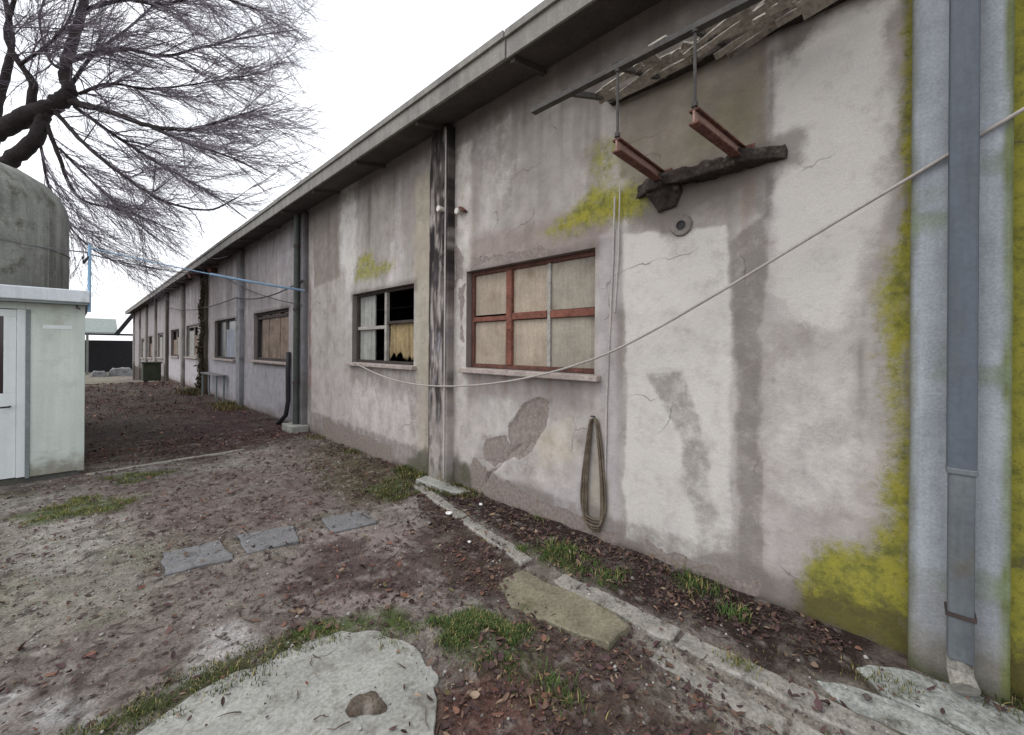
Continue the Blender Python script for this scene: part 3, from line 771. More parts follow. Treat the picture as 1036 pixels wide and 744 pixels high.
# roof slabs, soffit and gutter board
roof_mat = surf("roof_cement", lin(118, 114, 110), rough=0.95, var=0.25, bump=0.5, dirt=lin(70, 70, 50), dirt_amt=0.6)
soffit_mat = surf("dark_soffit", lin(84, 79, 77), rough=0.95, var=0.25, vscale=2.5, bump=0.3)
OV = 0.45
ridge = ((D + BX) / 2, WALL_TOP + 1.75)
r_ = MB()
def roofside(sg):
    xe = D - OV if sg > 0 else BX + OV
    v = []
    for y in (Y_START - .3, Y_END + .45):
        v += [(xe, y, 4.18), (ridge[0], y, ridge[1]), (ridge[0], y, ridge[1] + .12), (xe, y, 4.30)]
    r_.add(v, [(0, 1, 2, 3), (4, 7, 6, 5), (0, 4, 5, 1), (3, 2, 6, 7), (0, 3, 7, 4), (1, 5, 6, 2)])
roofside(1); roofside(-1)
roof = r_.build("roof", roof_mat, house)
gut = surf("grey_gutter", lin(134, 131, 126), rough=0.7, var=0.18, vscale=3, streak=0.2, stscale=9, speck=0.12, dirt=lin(84, 78, 72), dirt_amt=0.6, dirt_scale=3, bump=0.2)
gm = MB()
yy = Y_START - .3
k_ = 0
while yy < Y_END + .4:
    y2 = min(yy + 2.95, Y_END + .45)
    dx = 0.004 * ((k_ * 7) % 3 - 1)
    gm.box(D - OV - .030 + dx, D - OV - .002, yy, y2 - .012, 4.115, 4.345)
    gm.box(D - OV - .055 + dx, D - OV - .0305 + dx, yy, y2 - .012, 4.285, 4.352)
    yy = y2; k_ += 1
gm.build("gutter", gut, roof, bevel=0.004)
sf = MB()
sf.add([(D - OV, Y_START - .3, 4.135), (D + .02, Y_START - .3, 4.235), (D + .02, Y_END + .4, 4.235), (D - OV, Y_END + .4, 4.135),
        (D - OV, Y_START - .3, 4.175), (D + .02, Y_START - .3, 4.275), (D + .02, Y_END + .4, 4.275), (D - OV, Y_END + .4, 4.175)],
       [(0, 1, 2, 3), (4, 7, 6, 5), (0, 4, 5, 1), (1, 5, 6, 2), (2, 6, 7, 3), (3, 7, 4, 0)])
sf.build("soffit", soffit_mat, roof)
for k in range(34):
    y = Y_START + 1.1 + k * 1.48
    MB().beam((D - OV + .01, y, 4.115), (D - .004, y, 4.212), 0.05, 0.06).build("rafter_end", soffit_mat, roof)

# pilasters
pil_mat = surf("pilaster_concrete", attr="albedo", rough=0.92, var=0.14, vscale=6, streak=0.12, stscale=14, speck=0.12, sscale=80, bump=0.5, bscale=24, bdist=0.012, spec=0.2)
def pilaster(y0, idx):
    res = 0.02 if idx < 2 else (0.05 if idx < 5 else 0.12)
    p = 0.10
    Vb, Fb = rough_box(D - p, D + .05, y0, y0 + (0.36 if idx else 0.335), -0.25 if y0 < 22 else -2.0, 4.17, res, 0.004 if idx else 0.002, 3 + idx, 5)
    y, z = Vb[:, 1] - y0, Vb[:, 2]
    tone = [(156, 161, 168), (168, 160, 155), (116, 114, 116), (140, 140, 144), (92, 84, 74), (140, 136, 132), (78, 72, 66), (136, 132, 126), (120, 116, 110), (146, 140, 136), (150, 146, 142)][idx]
    Cb = np.tile(np.array(W(*tone)), (len(Vb), 1))
    n1 = fbm(y * 4 + idx * 7, z * 0.6, 2.0, 5, 8 + idx); n2 = fbm(y + idx * 3, z, 4.0, 5, 18 + idx)
    if idx == 0:
        lay(Cb, np.clip(4 * (n1 - .02), 0, 1), W(150, 156, 160), 0.6)
        lay(Cb, np.clip((0.45 - z) / .3 + 1.8 * n2, 0, 1), W(112, 106, 96), 0.85)
        lay(Cb, np.clip((0.035 - y) / .02 + 2 * n2, 0, 1), W(96, 104, 46), 0.85)
        lay(Cb, np.clip((y - 0.31) / .02 + 1.5 * n2, 0, 1), W(88, 90, 66), 0.8)
        lay(Cb, np.clip(8 * (n2 - .2), 0, 1), W(120, 132, 110), 0.6)
        lay(Cb, np.clip((0.10 - z) / .1 + 1.5 * n2, 0, 1), W(70, 72, 48), 0.8)
    elif idx == 1:
        lay(Cb, np.clip((z - 1.6) / 2.2 + 0.30 + 6 * fbm(y * 9, z * 1.1, 2.2, 5, 58), 0, 1) * np.clip((z - .35) / .8, 0, 1), W(46, 41, 43), 0.95)
        lay(Cb, np.clip(9 * (fbm(y * 5, z, 4, 5, 44) - .08), 0, 1), W(62, 56, 56), 0.85)
        lay(Cb, np.clip((2.6 - z) / 1.0, 0, 1) * np.clip(6 * (fbm(y * 2, z, 4, 4, 45) - .08), 0, 1), W(150, 146, 152), 0.8)
        lay(Cb, np.clip((y - 0.30) / .05 + 2.0 * n2 - .2, 0, 1), W(84, 72, 64), 0.7)
        lay(Cb, np.clip((.012 - y) / .01, 0, 1) * np.clip(.6 + 3 * n2, 0, 1), W(160, 152, 146), 0.8)
        lay(Cb, np.clip((y - .33) / .03 + 2.0 * n2, 0, 1), W(60, 52, 50), 0.7)
        lay(Cb, np.clip(5 * (fbm(y * 3, z, 3, 5, 46) - .02), 0, 1), W(118, 108, 102), 0.6)
        lay(Cb, np.clip((0.3 - z) / .3 + 1.2 * n2, 0, 1), W(92, 90, 66), 0.7)
        bk = np.clip(4.5 * (fbm(y * 7, z * .9, 2.4, 5, 59) + .02 + .16 * np.clip((z - 1.2) / 2.4, 0, 1)), 0, 1) * np.clip((z - .5) / .5, 0, 1)
        lay(Cb, bk, W(40, 35, 37), 0.92)
        lay(Cb, np.clip(6 * (fbm(y * 8, z, 3.5, 5, 63) - .14), 0, 1), W(182, 174, 168), 0.7)
    else:
        lay(Cb, np.clip((z - 3.0) / 1.0 + 2.5 * n1, 0, 1), W(74, 68, 68), 0.8)
        lay(Cb, np.clip(6 * (n2 - .06), 0, 1), W(90, 84, 78), 0.6)
        lay(Cb, np.clip((0.4 - z) / .4 + 1.2 * n2, 0, 1), W(84, 76, 66), 0.8)
    np_mesh("pilaster", Vb, Fb, pil_mat, house, attr=Cb)
for i, y in enumerate(PIL): pilaster(y, i)
# slim conduit-like strip pilaster in the fourth bay wall is pilaster four; the wall past the near pilaster carries the same moss

# ---- windows
rust = surf("rusty_red_frame", lin(118, 76, 64), rough=0.88, var=0.35, vscale=9, speck=0.3, sscale=60, dirt=lin(70, 46, 40), dirt_amt=0.8, dirt_scale=12, bump=0.4, bscale=60)
rust_dk = surf("dark_rust_frame", lin(98, 66, 58), rough=0.85, var=0.35, vscale=9, speck=0.3, sscale=60, dirt=lin(60, 46, 42), dirt_amt=0.8, dirt_scale=12, bump=0.4, bscale=60)
grey_frame = surf("grey_frame", lin(156, 152, 146), rough=0.75, var=0.25, vscale=9, speck=0.2, dirt=lin(90, 76, 66), dirt_amt=0.8, dirt_scale=12, bump=0.3, bscale=60)
dark_frame = surf("dark_frame", lin(66, 58, 56), rough=0.8, var=0.3, vscale=8, bump=0.3)
board = surf("beige_board", lin(164, 151, 136), rough=0.85, var=0.2, vscale=3, streak=0.07, stscale=30, speck=0.12, dirt=lin(120, 100, 80), dirt_amt=0.6, dirt_scale=5, bump=0.25, bscale=40)
board2 = surf("greenish_board", lin(150, 143, 131), rough=0.85, var=0.2, vscale=3, streak=0.07, stscale=30, speck=0.12, dirt=lin(112, 96, 76), dirt_amt=0.6, dirt_scale=5, bump=0.25, bscale=40)
sill_mat = surf("stone_sill", lin(164, 152, 146), rough=0.9, var=0.22, vscale=7, speck=0.2, dirt=lin(92, 74, 66), dirt_amt=0.8, dirt_scale=9, bump=0.5)
old_wood = surf("old_wood", lin(128, 112, 100), rough=0.9, var=0.3, vscale=5, streak=0.3, stscale=40, speck=0.2, dirt=lin(74, 58, 50), dirt_amt=0.7, dirt_scale=6, bump=0.4, bscale=50)
cloth = surf("yellowed_cloth", lin(150, 132, 98), rough=0.95, var=0.2, vscale=7, streak=0.3, stscale=18, speck=0.1, dirt=lin(110, 84, 50), dirt_amt=0.7, dirt_scale=6, bump=0.4)
sheet = surf("blue_grey_sheet", lin(140, 144, 156), rough=0.6, var=0.2, vscale=2, streak=0.2, bump=0.1)
panel_mat = surf("grey_panel", lin(150, 150, 146), rough=0.7, var=0.2, vscale=4, streak=0.2, bump=0.15)
dirty_glass, nt, bs = new_mat("dirty_glass")
bs.inputs['Base Color'].default_value = (0.035, 0.037, 0.04, 1); bs.inputs['Roughness'].default_value = 0.25

def window_root(i, label=None):
    y0, y1, z0, z1 = WIN[i]
    w = bpy.data.objects.new("window", None); COL.objects.link(w); w.parent = house; ROOT_LOC[w.name] = ROOT_LOC[house.name]
    if label: w['label'] = label
    s = MB().box(D - .075, D + .06, y0 - .07, y1 + .07, z0 - .055, z0 - .004)
    s.build("sill", sill_mat, w, bevel=0.008)
    return w, y0, y1, z0, z1
FX = D + 0.075        # plane of the frames, set back in the opening
def frame_ring(y0, y1, z0, z1, t, d, x=None):
    x = FX if x is None else x
    b = MB()
    b.box(x, x + d, y0 + .002, y0 + t, z0 + .002, z1 - .002).box(x, x + d, y1 - t, y1 - .002, z0 + .002, z1 - .002)
    b.box(x + .001, x + d - .001, y0 + t, y1 - t, z0 + .002, z0 + t).box(x + .001, x + d - .001, y0 + t, y1 - t, z1 - t, z1 - .002)
    return b

# first window: rusty red steel frame, six boarded lights
w, y0, y1, z0, z1 = window_root(0, "rusty red six light window closed with beige boards")
frame_ring(y0, y1, z0, z1, 0.045, 0.05).build("frame", rust_dk, w, bevel=0.004)
MB().box(FX - .012, FX + .045, 2.975, 3.055, z0 + .046, z1 - .046).build("mullion", rust, w, bevel=0.005)
MB().box(FX + .004, FX + .04, 2.475, 2.515, z0 + .046, z1 - .046).build("mullion", grey_frame, w, bevel=0.004)
t_ = MB().box(FX - .006, FX + .042, 2.516, 2.974, 1.90, 1.97).box(FX - .006, FX + .042, y0 + .046, 2.474, 1.895, 1.965).box(FX - .004, FX + .042, 3.056, y1 - .046, 1.90, 1.95)
t_.build("transom", rust, w, bevel=0.004)
for (a, b) in ((y0 + .046, 2.474), (2.516, 2.974), (3.056, y1 - .046)):
    for (c, d) in ((z0 + .046, 1.893), (1.973, z1 - .046)):
        pb = MB(); n = max(4, int((b - a) / .028))
        v = []
        for q in range(n + 1):
            yq = a + (b - a) * q / n
            dx = 0.003 * math.sin(q * 2.2) + 0.002 * rnd.random()
            v += [(FX + .026 + dx, yq, c), (FX + .026 + dx, yq, d), (FX + .034, yq, c), (FX + .034, yq, d)]
        f = []
        for q in range(n):
            e = q * 4; f += [(e, e + 1, e + 5, e + 4), (e + 2, e + 6, e + 7, e + 3), (e, e + 4, e + 6, e + 2), (e + 1, e + 3, e + 7, e + 5)]
        f += [(0, 2, 3, 1), (n * 4, n * 4 + 1, n * 4 + 3, n * 4 + 2)]
        pb.add(v, f).build("pane", board2 if a < 2.4 else board, w)
MB().tube([(FX - .02, 3.0, 1.80), (FX - .05, 3.0, 1.80), (FX - .05, 3.0, 1.70)], 0.008, 6).build("latch", rust, w)

# second window: broken open, grey panel, torn yellow cloth
w, y0, y1, z0, z1 = window_root(1, "broken window with dark opening, grey panel and torn yellowed cloth")
frame_ring(y0, y1, z0, z1, 0.04, 0.05).build("frame", dark_frame, w, bevel=0.004)
MB().box(FX - .006, FX + .045, 5.50, 5.56, z0 + .041, z1 - .041).build("mullion", grey_frame, w, bevel=0.004)
MB().box(FX + .002, FX + .04, 5.561, y1 - .041, 1.88, 1.93).build("transom", grey_frame, w, bevel=0.004)
MB().box(FX + .045, FX + .065, 5.93, y1 - .041, z0 + .041, z1 - .041).build("shutter_panel", panel_mat, w, bevel=0.003)
MB().box(FX + .004, FX + .042, y0 + .041, 5.499, 1.945, 1.985).build("rail", dark_frame, w, bevel=0.003)
cv, cf = [], []
nc, nr = 30, 12
for a in range(nc + 1):
    yq = y0 + .05 + (5.49 - y0 - .05) * a / nc
    low = z0 + .05 + 0.12 * max(0, math.sin(a * 0.55) * math.sin(a * 0.23 + 1)) + 0.05 * rnd.random()
    for b in range(nr + 1):
        t = b / nr
        cv.append((FX + .05 + .018 * math.sin(a * .8) * (1 - t) + .01 * rnd.random(), yq, 1.95 + (low - 1.95) * (1 - t)))
for a in range(nc):
    for b in range(nr): 
        e = a * (nr + 1) + b; cf.append((e, e + 1, e + nr + 2, e + nr + 1))
o = MB().add(cv, cf).build("torn_cloth", cloth, w, smooth=True)
sm = o.modifiers.new("thickness", 'SOLIDIFY'); sm.thickness = 0.004
# third window: vertical brown boards
w, y0, y1, z0, z1 = window_root(2, "window closed with upright brown boards behind a dark frame")
frame_ring(y0, y1, z0, z1, 0.06, 0.05).build("frame", dark_frame, w, bevel=0.004)
for q in range(9):
    a = y0 + .062 + (y1 - y0 - .124) * q / 9; b = y0 + .062 + (y1 - y0 - .124) * (q + 1) / 9 - .012
    if q == 8: continue
    MB().box(FX + .02 + .004 * (q % 3), FX + .045 + .004 * (q % 3), a, b, z0 + .061, z1 - .061 - .05 * (q in (2, 5))).build("board", old_wood, w, bevel=0.003)
MB().box(FX - .004, FX + .018, y0 + .061, y1 - .061, 2.28, 2.34).build("crossbar", dark_frame, w)
# fourth window: grey blue sheet over part of a dark opening
w, y0, y1, z0, z1 = window_root(3, "window half covered by a pale blue grey sheet")
frame_ring(y0, y1, z0, z1, 0.05, 0.05).build("frame", dark_frame, w, bevel=0.004)
MB().box(FX + .02, FX + .03, y0 + .051, 15.1, z0 + .051, z1 - .30).build("cover_sheet", sheet, w)
MB().box(FX, FX + .05, 15.1, 15.16, z0 + .051, z1 - .051).build("mullion", grey_frame, w)
MB().box(FX + .055, FX + .065, y0 + .051, y1 - .051, z0 + .051, z1 - .051).build("pane", dirty_glass, w)
for i in range(4, len(WIN)):
    w, y0, y1, z0, z1 = window_root(i)
    frame_ring(y0, y1, z0, z1, 0.07, 0.05).build("frame", dark_frame if i % 2 else grey_frame, w)
    ym = (y0 + y1) / 2
    MB().box(FX + .0, FX + .04, ym - .04, ym + .04, z0 + .071, z1 - .071).build("mullion", grey_frame, w)
    MB().box(FX + .02, FX + .03, y0 + .071, ym - .041, z0 + .071, z1 - .35).build("pane", board2 if i % 2 else old_wood, w)
    MB().box(FX + .02, FX + .03, ym + .041, y1 - .071, z0 + .071, z1 - (.45 if i % 2 else .2)).build("pane", old_wood if i % 2 else panel_mat, w)

# ---- rainwater pipes
pipe_mat = surf("blue_grey_pipe", lin(86, 93, 102), rough=0.55, var=0.14, vscale=2.5, streak=0.14, stscale=16, speck=0.06, dirt=lin(86, 88, 84), dirt_amt=0.5, dirt_scale=4, bump=0.12)
pipe_low = surf("grey_pipe_lower", lin(98, 103, 107), rough=0.6, var=0.2, vscale=3, streak=0.2, stscale=16, speck=0.08, dirt=lin(92, 86, 76), dirt_amt=0.7, dirt_scale=4, bump=0.15)
pr = bpy.data.objects.new("downpipe", None); COL.objects.link(pr); pr.parent = house; ROOT_LOC[pr.name] = ROOT_LOC[house.name]
pr['label'] = "square blue grey rainwater pipe on the nearest pilaster"
MB().box(D - .205, D - .110, -.224, -.128, 1.04, 4.13).build("upper_pipe", pipe_mat, pr, bevel=0.010)
MB().box(D - .200, D - .115, -.219, -.133, 0.16, 1.039).build("lower_pipe", pipe_low, pr, bevel=0.010)
MB().box(D - .207, D - .109, -.226, -.126, 1.03, 1.06).build("collar", pipe_low, pr, bevel=0.006)
MB().box(D - .204, D - .101, -.226, -.126, 0.365, 0.385).build("strap", dark_frame, pr)
MB().tube([(D - .155, -.176, .17), (D - .16, -.176, .10), (D - .22, -.19, .06)], [.045, .045, .05], 12).build("shoe", conc_grey, pr)
gp = surf("green_grey_pipe", lin(72, 76, 72), rough=0.8, var=0.25, vscale=4, streak=0.25, stscale=12, dirt=lin(58, 60, 52), dirt_amt=0.7, bump=0.2)
pr = bpy.data.objects.new("downpipe", None); COL.objects.link(pr); pr.parent = house; ROOT_LOC[pr.name] = ROOT_LOC[house.name]
pr['label'] = "round greenish downpipe beside the third pilaster"
MB().tube([(D - .155, 8.47, 4.12), (D - .155, 8.47, 0.12)], 0.052, 14).build("pipe", gp, pr, smooth=False)
for z in (0.9, 2.3, 3.5): MB().tube([(D - .155, 8.47, z), (D - .155, 8.47, z + .05)], 0.06, 14).build("collar", dark_frame, pr)
slab("pipe_foot", [(D - .30, 8.2), (D - .30, 8.75), (D - .02, 8.75), (D - .02, 8.2)], 0.13, -.05, conc_pale, 0.015, 8, 4, parent=pr)
blk = surf("black_hose", lin(44, 42, 44), rough=0.6, var=0.2, bump=0.1)
MB().tube([(D - .05, 9.22, 1.50), (D - .06, 9.20, 1.1), (D - .06, 9.18, .5), (D - .08, 9.25, .2), (D - .18, 9.4, .02)], [.045] * 5, 10).build("drain_hose", blk, house, smooth=True)

# ---- ruined canopy on steel brackets
steel = surf("rusty_steel", lin(98, 66, 57), rough=0.88, var=0.4, vscale=10, speck=0.3, dirt=lin(58, 46, 42), dirt_amt=0.9, dirt_scale=8, bump=0.5, bscale=60)
web_m = surf("pale_rust_web", lin(150, 122, 112), rough=0.85, var=0.25, vscale=10, speck=0.2, dirt=lin(90, 60, 50), dirt_amt=0.7, dirt_scale=10, bump=0.4, bscale=60)
dark_st = surf("dark_steel", lin(78, 76, 74), rough=0.8, var=0.3, vscale=8, dirt=lin(96, 78, 66), dirt_amt=0.5, bump=0.3)
mould = surf("black_mouldy_concrete", lin(58, 51, 48), rough=0.95, var=0.4, vscale=8, speck=0.3, dirt=lin(104, 98, 86), dirt_amt=0.7, dirt_scale=10, bump=0.8, bscale=25, bdist=0.02)
lath = surf("flaking_lath", lin(164, 158, 148), rough=0.95, var=0.3, vscale=8, speck=0.25, dirt=lin(84, 76, 66), dirt_amt=0.8, dirt_scale=9, bump=0.7, bscale=30)
cn = bpy.data.objects.new("canopy", None); COL.objects.link(cn); cn.parent = house; ROOT_LOC[cn.name] = ROOT_LOC[house.name]
cn['label'] = "ruined canopy frame with rusty brackets and torn lath"
P_ = 0.72
ob = MB()      # outer angle iron
ob.box(D - P_ - .004, D - P_ + .004, 0.15, 2.03, 3.345, 3.378).box(D - P_ + .0041, D - P_ + .045, 0.15, 2.03, 3.345, 3.352)
ob.build("edge_angle", dark_st, cn)
Vb, Fb = rough_box(D - .07, D - .003, 0.10, 1.78, 3.60, 3.665, 0.02, 0.012, 5, 12)
np_mesh("wall_ledger", Vb, Fb, mould, cn)
def sl(y, p, dz=0): return (D - p, y, 3.63 - (3.63 - 3.37) * p / P_ + dz)
for y in (0.30, 0.87, 1.33, 1.72): MB().beam(sl(y, .05), sl(y + .01, P_), .03, .035).build("cross_batten", dark_st, cn)
lr = random.Random(9)
lb = MB()
for k in range(13):
    p = 0.09 + k * 0.045
    y = 0.15
    while y < 1.7:
        ln = lr.uniform(.12, .5)
        if lr.random() < (0.50 if y < .85 else 0.22 if k % 3 else 0.45):
            w_ = lr.uniform(.028, .075)
            a0 = sl(y, p + lr.uniform(-.006, .006), .018 + lr.uniform(-.012, .004)); a1 = sl(min(1.75, y + ln), p + lr.uniform(-.03, .03), .018 + (lr.uniform(-.12, -.03) if lr.random() < .2 else lr.uniform(-.03, .004)))
            MB().beam(a0, a1, w_, .009, up=(.34, 0, 1)).build("torn_lath", lath, cn)
        y += ln + lr.uniform(.0, .12)
rb = MB()
for k in range(26):
    y = lr.uniform(.2, 1.3); p = lr.uniform(.15, .65)
    s0 = Vector(sl(y, p, .02)); 
    v = [s0 + Vector((lr.uniform(-.05, .05), lr.uniform(-.09, .09), lr.uniform(-.015, .015))) for _ in range(5)]
    c = sum(v, Vector()) / 5; v.sort(key=lambda q: math.atan2(q.x - c.x, q.y - c.y))
    n = len(v); MB().add([tuple(q) for q in v] + [(q.x, q.y, q.z + .012) for q in v], [tuple(range(n)), tuple(range(2 * n - 1, n - 1, -1))] + [(i, i + n, (i + 1) % n + n, (i + 1) % n) for i in range(n)]).build("plaster_flake", lath, cn)
for (yo, yw) in ((1.325, 1.33), (0.855, 0.79)):
    a, c = (D - P_, yo, 2.87), (D - .02, yw, 2.87)
    MB().beam((a[0], a[1], a[2] + .036), (c[0], c[1], c[2] + .036), .055, .010).beam((a[0], a[1], a[2] - .036), (c[0], c[1], c[2] - .036), .055, .010).build("bracket_flange", steel, cn)
    MB().beam(a, c, .012, .0615).build("bracket_web", web_m, cn)
    MB().box(D - .016, D - .002, yw - .06, yw + .06, 2.80, 2.94).build("bracket_plate", steel, cn, bevel=.003)
    MB().tube([(D - P_ + .013, yo, 2.925), (D - P_ + .013, yo, 2.95)], .018, 6).build("nut", dark_st, cn)
    MB().tube([(D - P_ + .012, yo, 3.33), (D - P_ + .012, yo, 3.355)], .018, 6).build("nut", dark_st, cn)
    MB().tube([(D - P_ + .012, yo, 3.35), (D - P_ + .015, yo, 2.912)], 0.009, 8).build("hanger_rod", dark_st, cn)
Vb, Fb = rough_box(D - .13, D - .003, 0.56, 1.53, 2.785, 2.868, 0.014, 0.026, 15, 14)
ty = np.clip((Vb[:, 1] - .56) / .2, 0.15, 1) * np.clip((1.53 - Vb[:, 1]) / .12, .2, 1)
Vb[:, 0] = D - .003 - (D - .003 - Vb[:, 0]) * ty
np_mesh("broken_ledge", Vb, Fb, mould, cn)
Vb, Fb = rough_box(D - .07, D - .003, 1.20, 1.44, 2.64, 2.80, 0.014, 0.026, 25, 14)
tz = np.clip((Vb[:, 2] - 2.58) / .18, 0.1, 1); Vb[:, 0] = D - .003 - (D - .003 - Vb[:, 0]) * tz; Vb[:, 1] = 1.30 + (Vb[:, 1] - 1.30) * (0.35 + .65 * tz)
np_mesh("mortar_lump", Vb, Fb, mould, cn)
# pipe stub and its collar below the ledge
st = MB(); n = 24
for r0, r1, xa, xb in ((0.035, 0.07, D - .022, D - .004),):
    v = []
    for k in range(n):
        a = 2 * math.pi * k / n; jr = 1 + .03 * math.sin(k * 2.3)
        v += [(xa, 1.2 + r0 * math.cos(a), 2.5 + r0 * math.sin(a)), (xa, 1.2 + r1 * jr * math.cos(a), 2.5 + r1 * jr * math.sin(a)), (xb + .01, 1.2 + r1 * 1.2 * jr * math.cos(a), 2.5 + r1 * 1.2 * jr * math.sin(a)), (xb, 1.2 + r0 * math.cos(a), 2.5 + r0 * math.sin(a))]
    f = []
    for k in range(n):
        e, g2 = 4 * k, 4 * ((k + 1) % n)
        for q in range(4): f.append((e + q, e + (q + 1) % 4, g2 + (q + 1) % 4, g2 + q))
    st.add(v, f)
hs = st.build("pipe_collar", surf("grey_mortar", lin(126, 120, 114), rough=.95, var=.2, bump=.6), house)
MB().tube([(D - .012, 1.2, 2.5), (D - .008, 1.2, 2.5)], 0.034, 16).build("pipe_stub", blk, hs)
# small fittings on the pilaster and wall
porc = surf("porcelain", lin(205, 200, 192), rough=0.4, var=0.12, bump=0.0)
for y, z in ((3.93, 3.21), (3.72, 3.16)):
    iv = MB()
    for x0, x1, r in ((.10, .135, .03), (.135, .145, .022), (.145, .175, .034)):
        q = .1 if y < 3.8 else 0
        iv.tube([(D - x0 + q, y, z), (D - x1 + q, y, z)], r, 12)
    iv.build("insulator", porc, house)
MB().beam((D - .03, 3.70, 3.20), (D - .03, 3.62, 3.14), .05, .03).build("insulator_arm", steel, house)
cond = surf("grey_conduit", lin(176, 170, 166), rough=0.6, var=0.15, bump=0.1)
MB().tube([(D - .112, 3.87, 4.12), (D - .112, 3.868, 0.1)], 0.010, 8).build("conduit", cond, house)
MB().tube([(D - .022, 1.735, 2.84), (D - .02, 1.75, 2.3), (D - .02, 1.80, 1.2), (D - .02, 1.81, 0.3)], 0.008, 8).build("conduit", cond, house)
MB().tube([(D - .022, 1.69, 2.90), (D - .02, 1.70, 2.35), (D - .02, 1.73, 1.9)], 0.006, 8).build("conduit", cond, house)
MB().beam((D - .05, 15.9, 4.02), (D - .22, 15.8, 3.96), .14, .16).build("eave_bracket", steel, house)
MB().beam((D - .02, 17.6, 4.18), (D - .48, 17.6, 4.02), .25, .20).build("eave_bracket", steel, house)

# ------------------------------------------------------------------ cabin on the left
CX1, CY0 = 0.045, 7.43
cabin = thing("cabin", "cream white prefabricated cabin with overhanging flat roof and glazed door, left of the alley", "cabin", (-1.2, 8.6, 0))
cream = surf("cream_panel", lin(200, 209, 202, 1.0), rough=0.55, var=0.07, vscale=1.6, streak=0.09, stscale=7, speck=0.04, dirt=lin(158, 158, 140), dirt_amt=0.5, dirt_scale=2.2, splash=lin(120, 114, 98), bump=0.08)
white_p = surf("white_paint", lin(214, 220, 220), rough=0.5, var=0.06, vscale=2, streak=0.06, speck=0.03, dirt=lin(160, 160, 150), dirt_amt=0.4, dirt_scale=3, bump=0.05)
fasc_m = surf("roof_fascia_paint", lin(206, 212, 216), rough=0.6, var=0.09, vscale=2, streak=0.10, stscale=10, speck=0.05, dirt=lin(150, 148, 140), dirt_amt=0.5, dirt_scale=4, bump=0.08)
trim_m = surf("grey_trim", lin(120, 128, 128), rough=0.6, var=0.15, bump=0.1)
base_m = surf("dark_plinth", lin(84, 84, 80), rough=0.9, var=0.2, bump=0.4)
MB().box(-2.9, -1.272, CY0, 9.8, 0.06, 2.10).box(-1.272, -0.4301, CY0 + .06, 9.8, 0.06, 2.10).box(-0.43, CX1, CY0, 9.8, 0.06, 2.10).box(-1.272, -0.43, CY0, CY0 + .06, 2.02, 2.10).build("wall", cream, cabin, bevel=0.006)
MB().box(-2.88, CX1 - .02, CY0 + .03, 9.78, -0.1, 0.062).build("plinth", base_m, cabin)
MB().box(CX1 - .055, CX1 + .006, CY0 - .006, CY0 + .05, 0.05, 2.10).build("corner_trim", cream, cabin, bevel=0.004)
MB().box(-0.43, -0.395, CY0 - .012, CY0 - .0005, 0.05, 2.02).build("door_jamb", trim_m, cabin, bevel=0.003)
rt = MB().box(-3.1, CX1 + .045, CY0 - .16, 9.95, 2.125, 2.275).build("roof", fasc_m, cabin, bevel=0.012)
MB().box(-3.08, CX1 + .03, CY0 - .145, 9.93, 2.098, 2.1245).build("roof_underside", trim_m, rt)
MB().tube([(-.02, CY0 - .10, 2.10), (-.02, CY0 - .10, 2.06), (.005, CY0 - .11, 2.05)], .012, 6).build("hook", dark_st, rt)
dr = MB().box(-1.255, -0.50, CY0 + .004, CY0 + .044, 0.075, 1.05).box(-1.255, -1.12, CY0 + .004, CY0 + .044, 1.0501, 1.93).box(-0.595, -0.50, CY0 + .004, CY0 + .044, 1.0501, 1.93).box(-1.255, -0.50, CY0 + .004, CY0 + .044, 1.9301, 2.01).build("door", white_p, cabin, bevel=0.004)
MB().box(-0.498, -0.4305, CY0 - .002, CY0 + .058, 0.07, 2.018).box(-1.2715, -1.257, CY0 - .002, CY0 + .058, 0.07, 2.018).build("door_frame", white_p, cabin, bevel=0.003)
dg, nt_, bs_ = new_mat("dark_red_glass"); bs_.inputs['Base Color'].default_value = (0.03, 0.016, 0.018, 1); bs_.inputs['Roughness'].default_value = 0.12
MB().box(-1.12, -0.595, CY0 + .022, CY0 + .03, 1.05, 1.93).build("door_glass", dg, dr)
MB().beam((-.545, CY0 - .02, .93), (-.545, CY0 - .02, .80), .035, .02).tube([(-.545, CY0 - .0, .90), (-.545, CY0 - .06, .90), (-.64, CY0 - .06, .895)], .010, 8).build("handle", blk, dr)
MB().box(-0.30, -.06, CY0 - .0035, CY0 - .0005, 1.80, 1.845).build("tape_strip", white_p, cabin)
bluep = surf("light_blue_paint", lin(140, 176, 204), rough=0.5, var=0.12, speck=0.08, dirt=lin(110, 120, 130), dirt_amt=0.5, bump=0.1)
MB().tube([(.085, CY0 - .05, 2.02), (.085, CY0 - .05, 2.86)], .016, 8).build("wire_post", bluep, cabin)
MB().tube([(.085, CY0 - .05, 2.72), (.03, CY0 - .06, 2.62), (.025, CY0 - .06, 2.70)], [.012, .02, .014], 8).build("wire_clamp", blk, cabin)

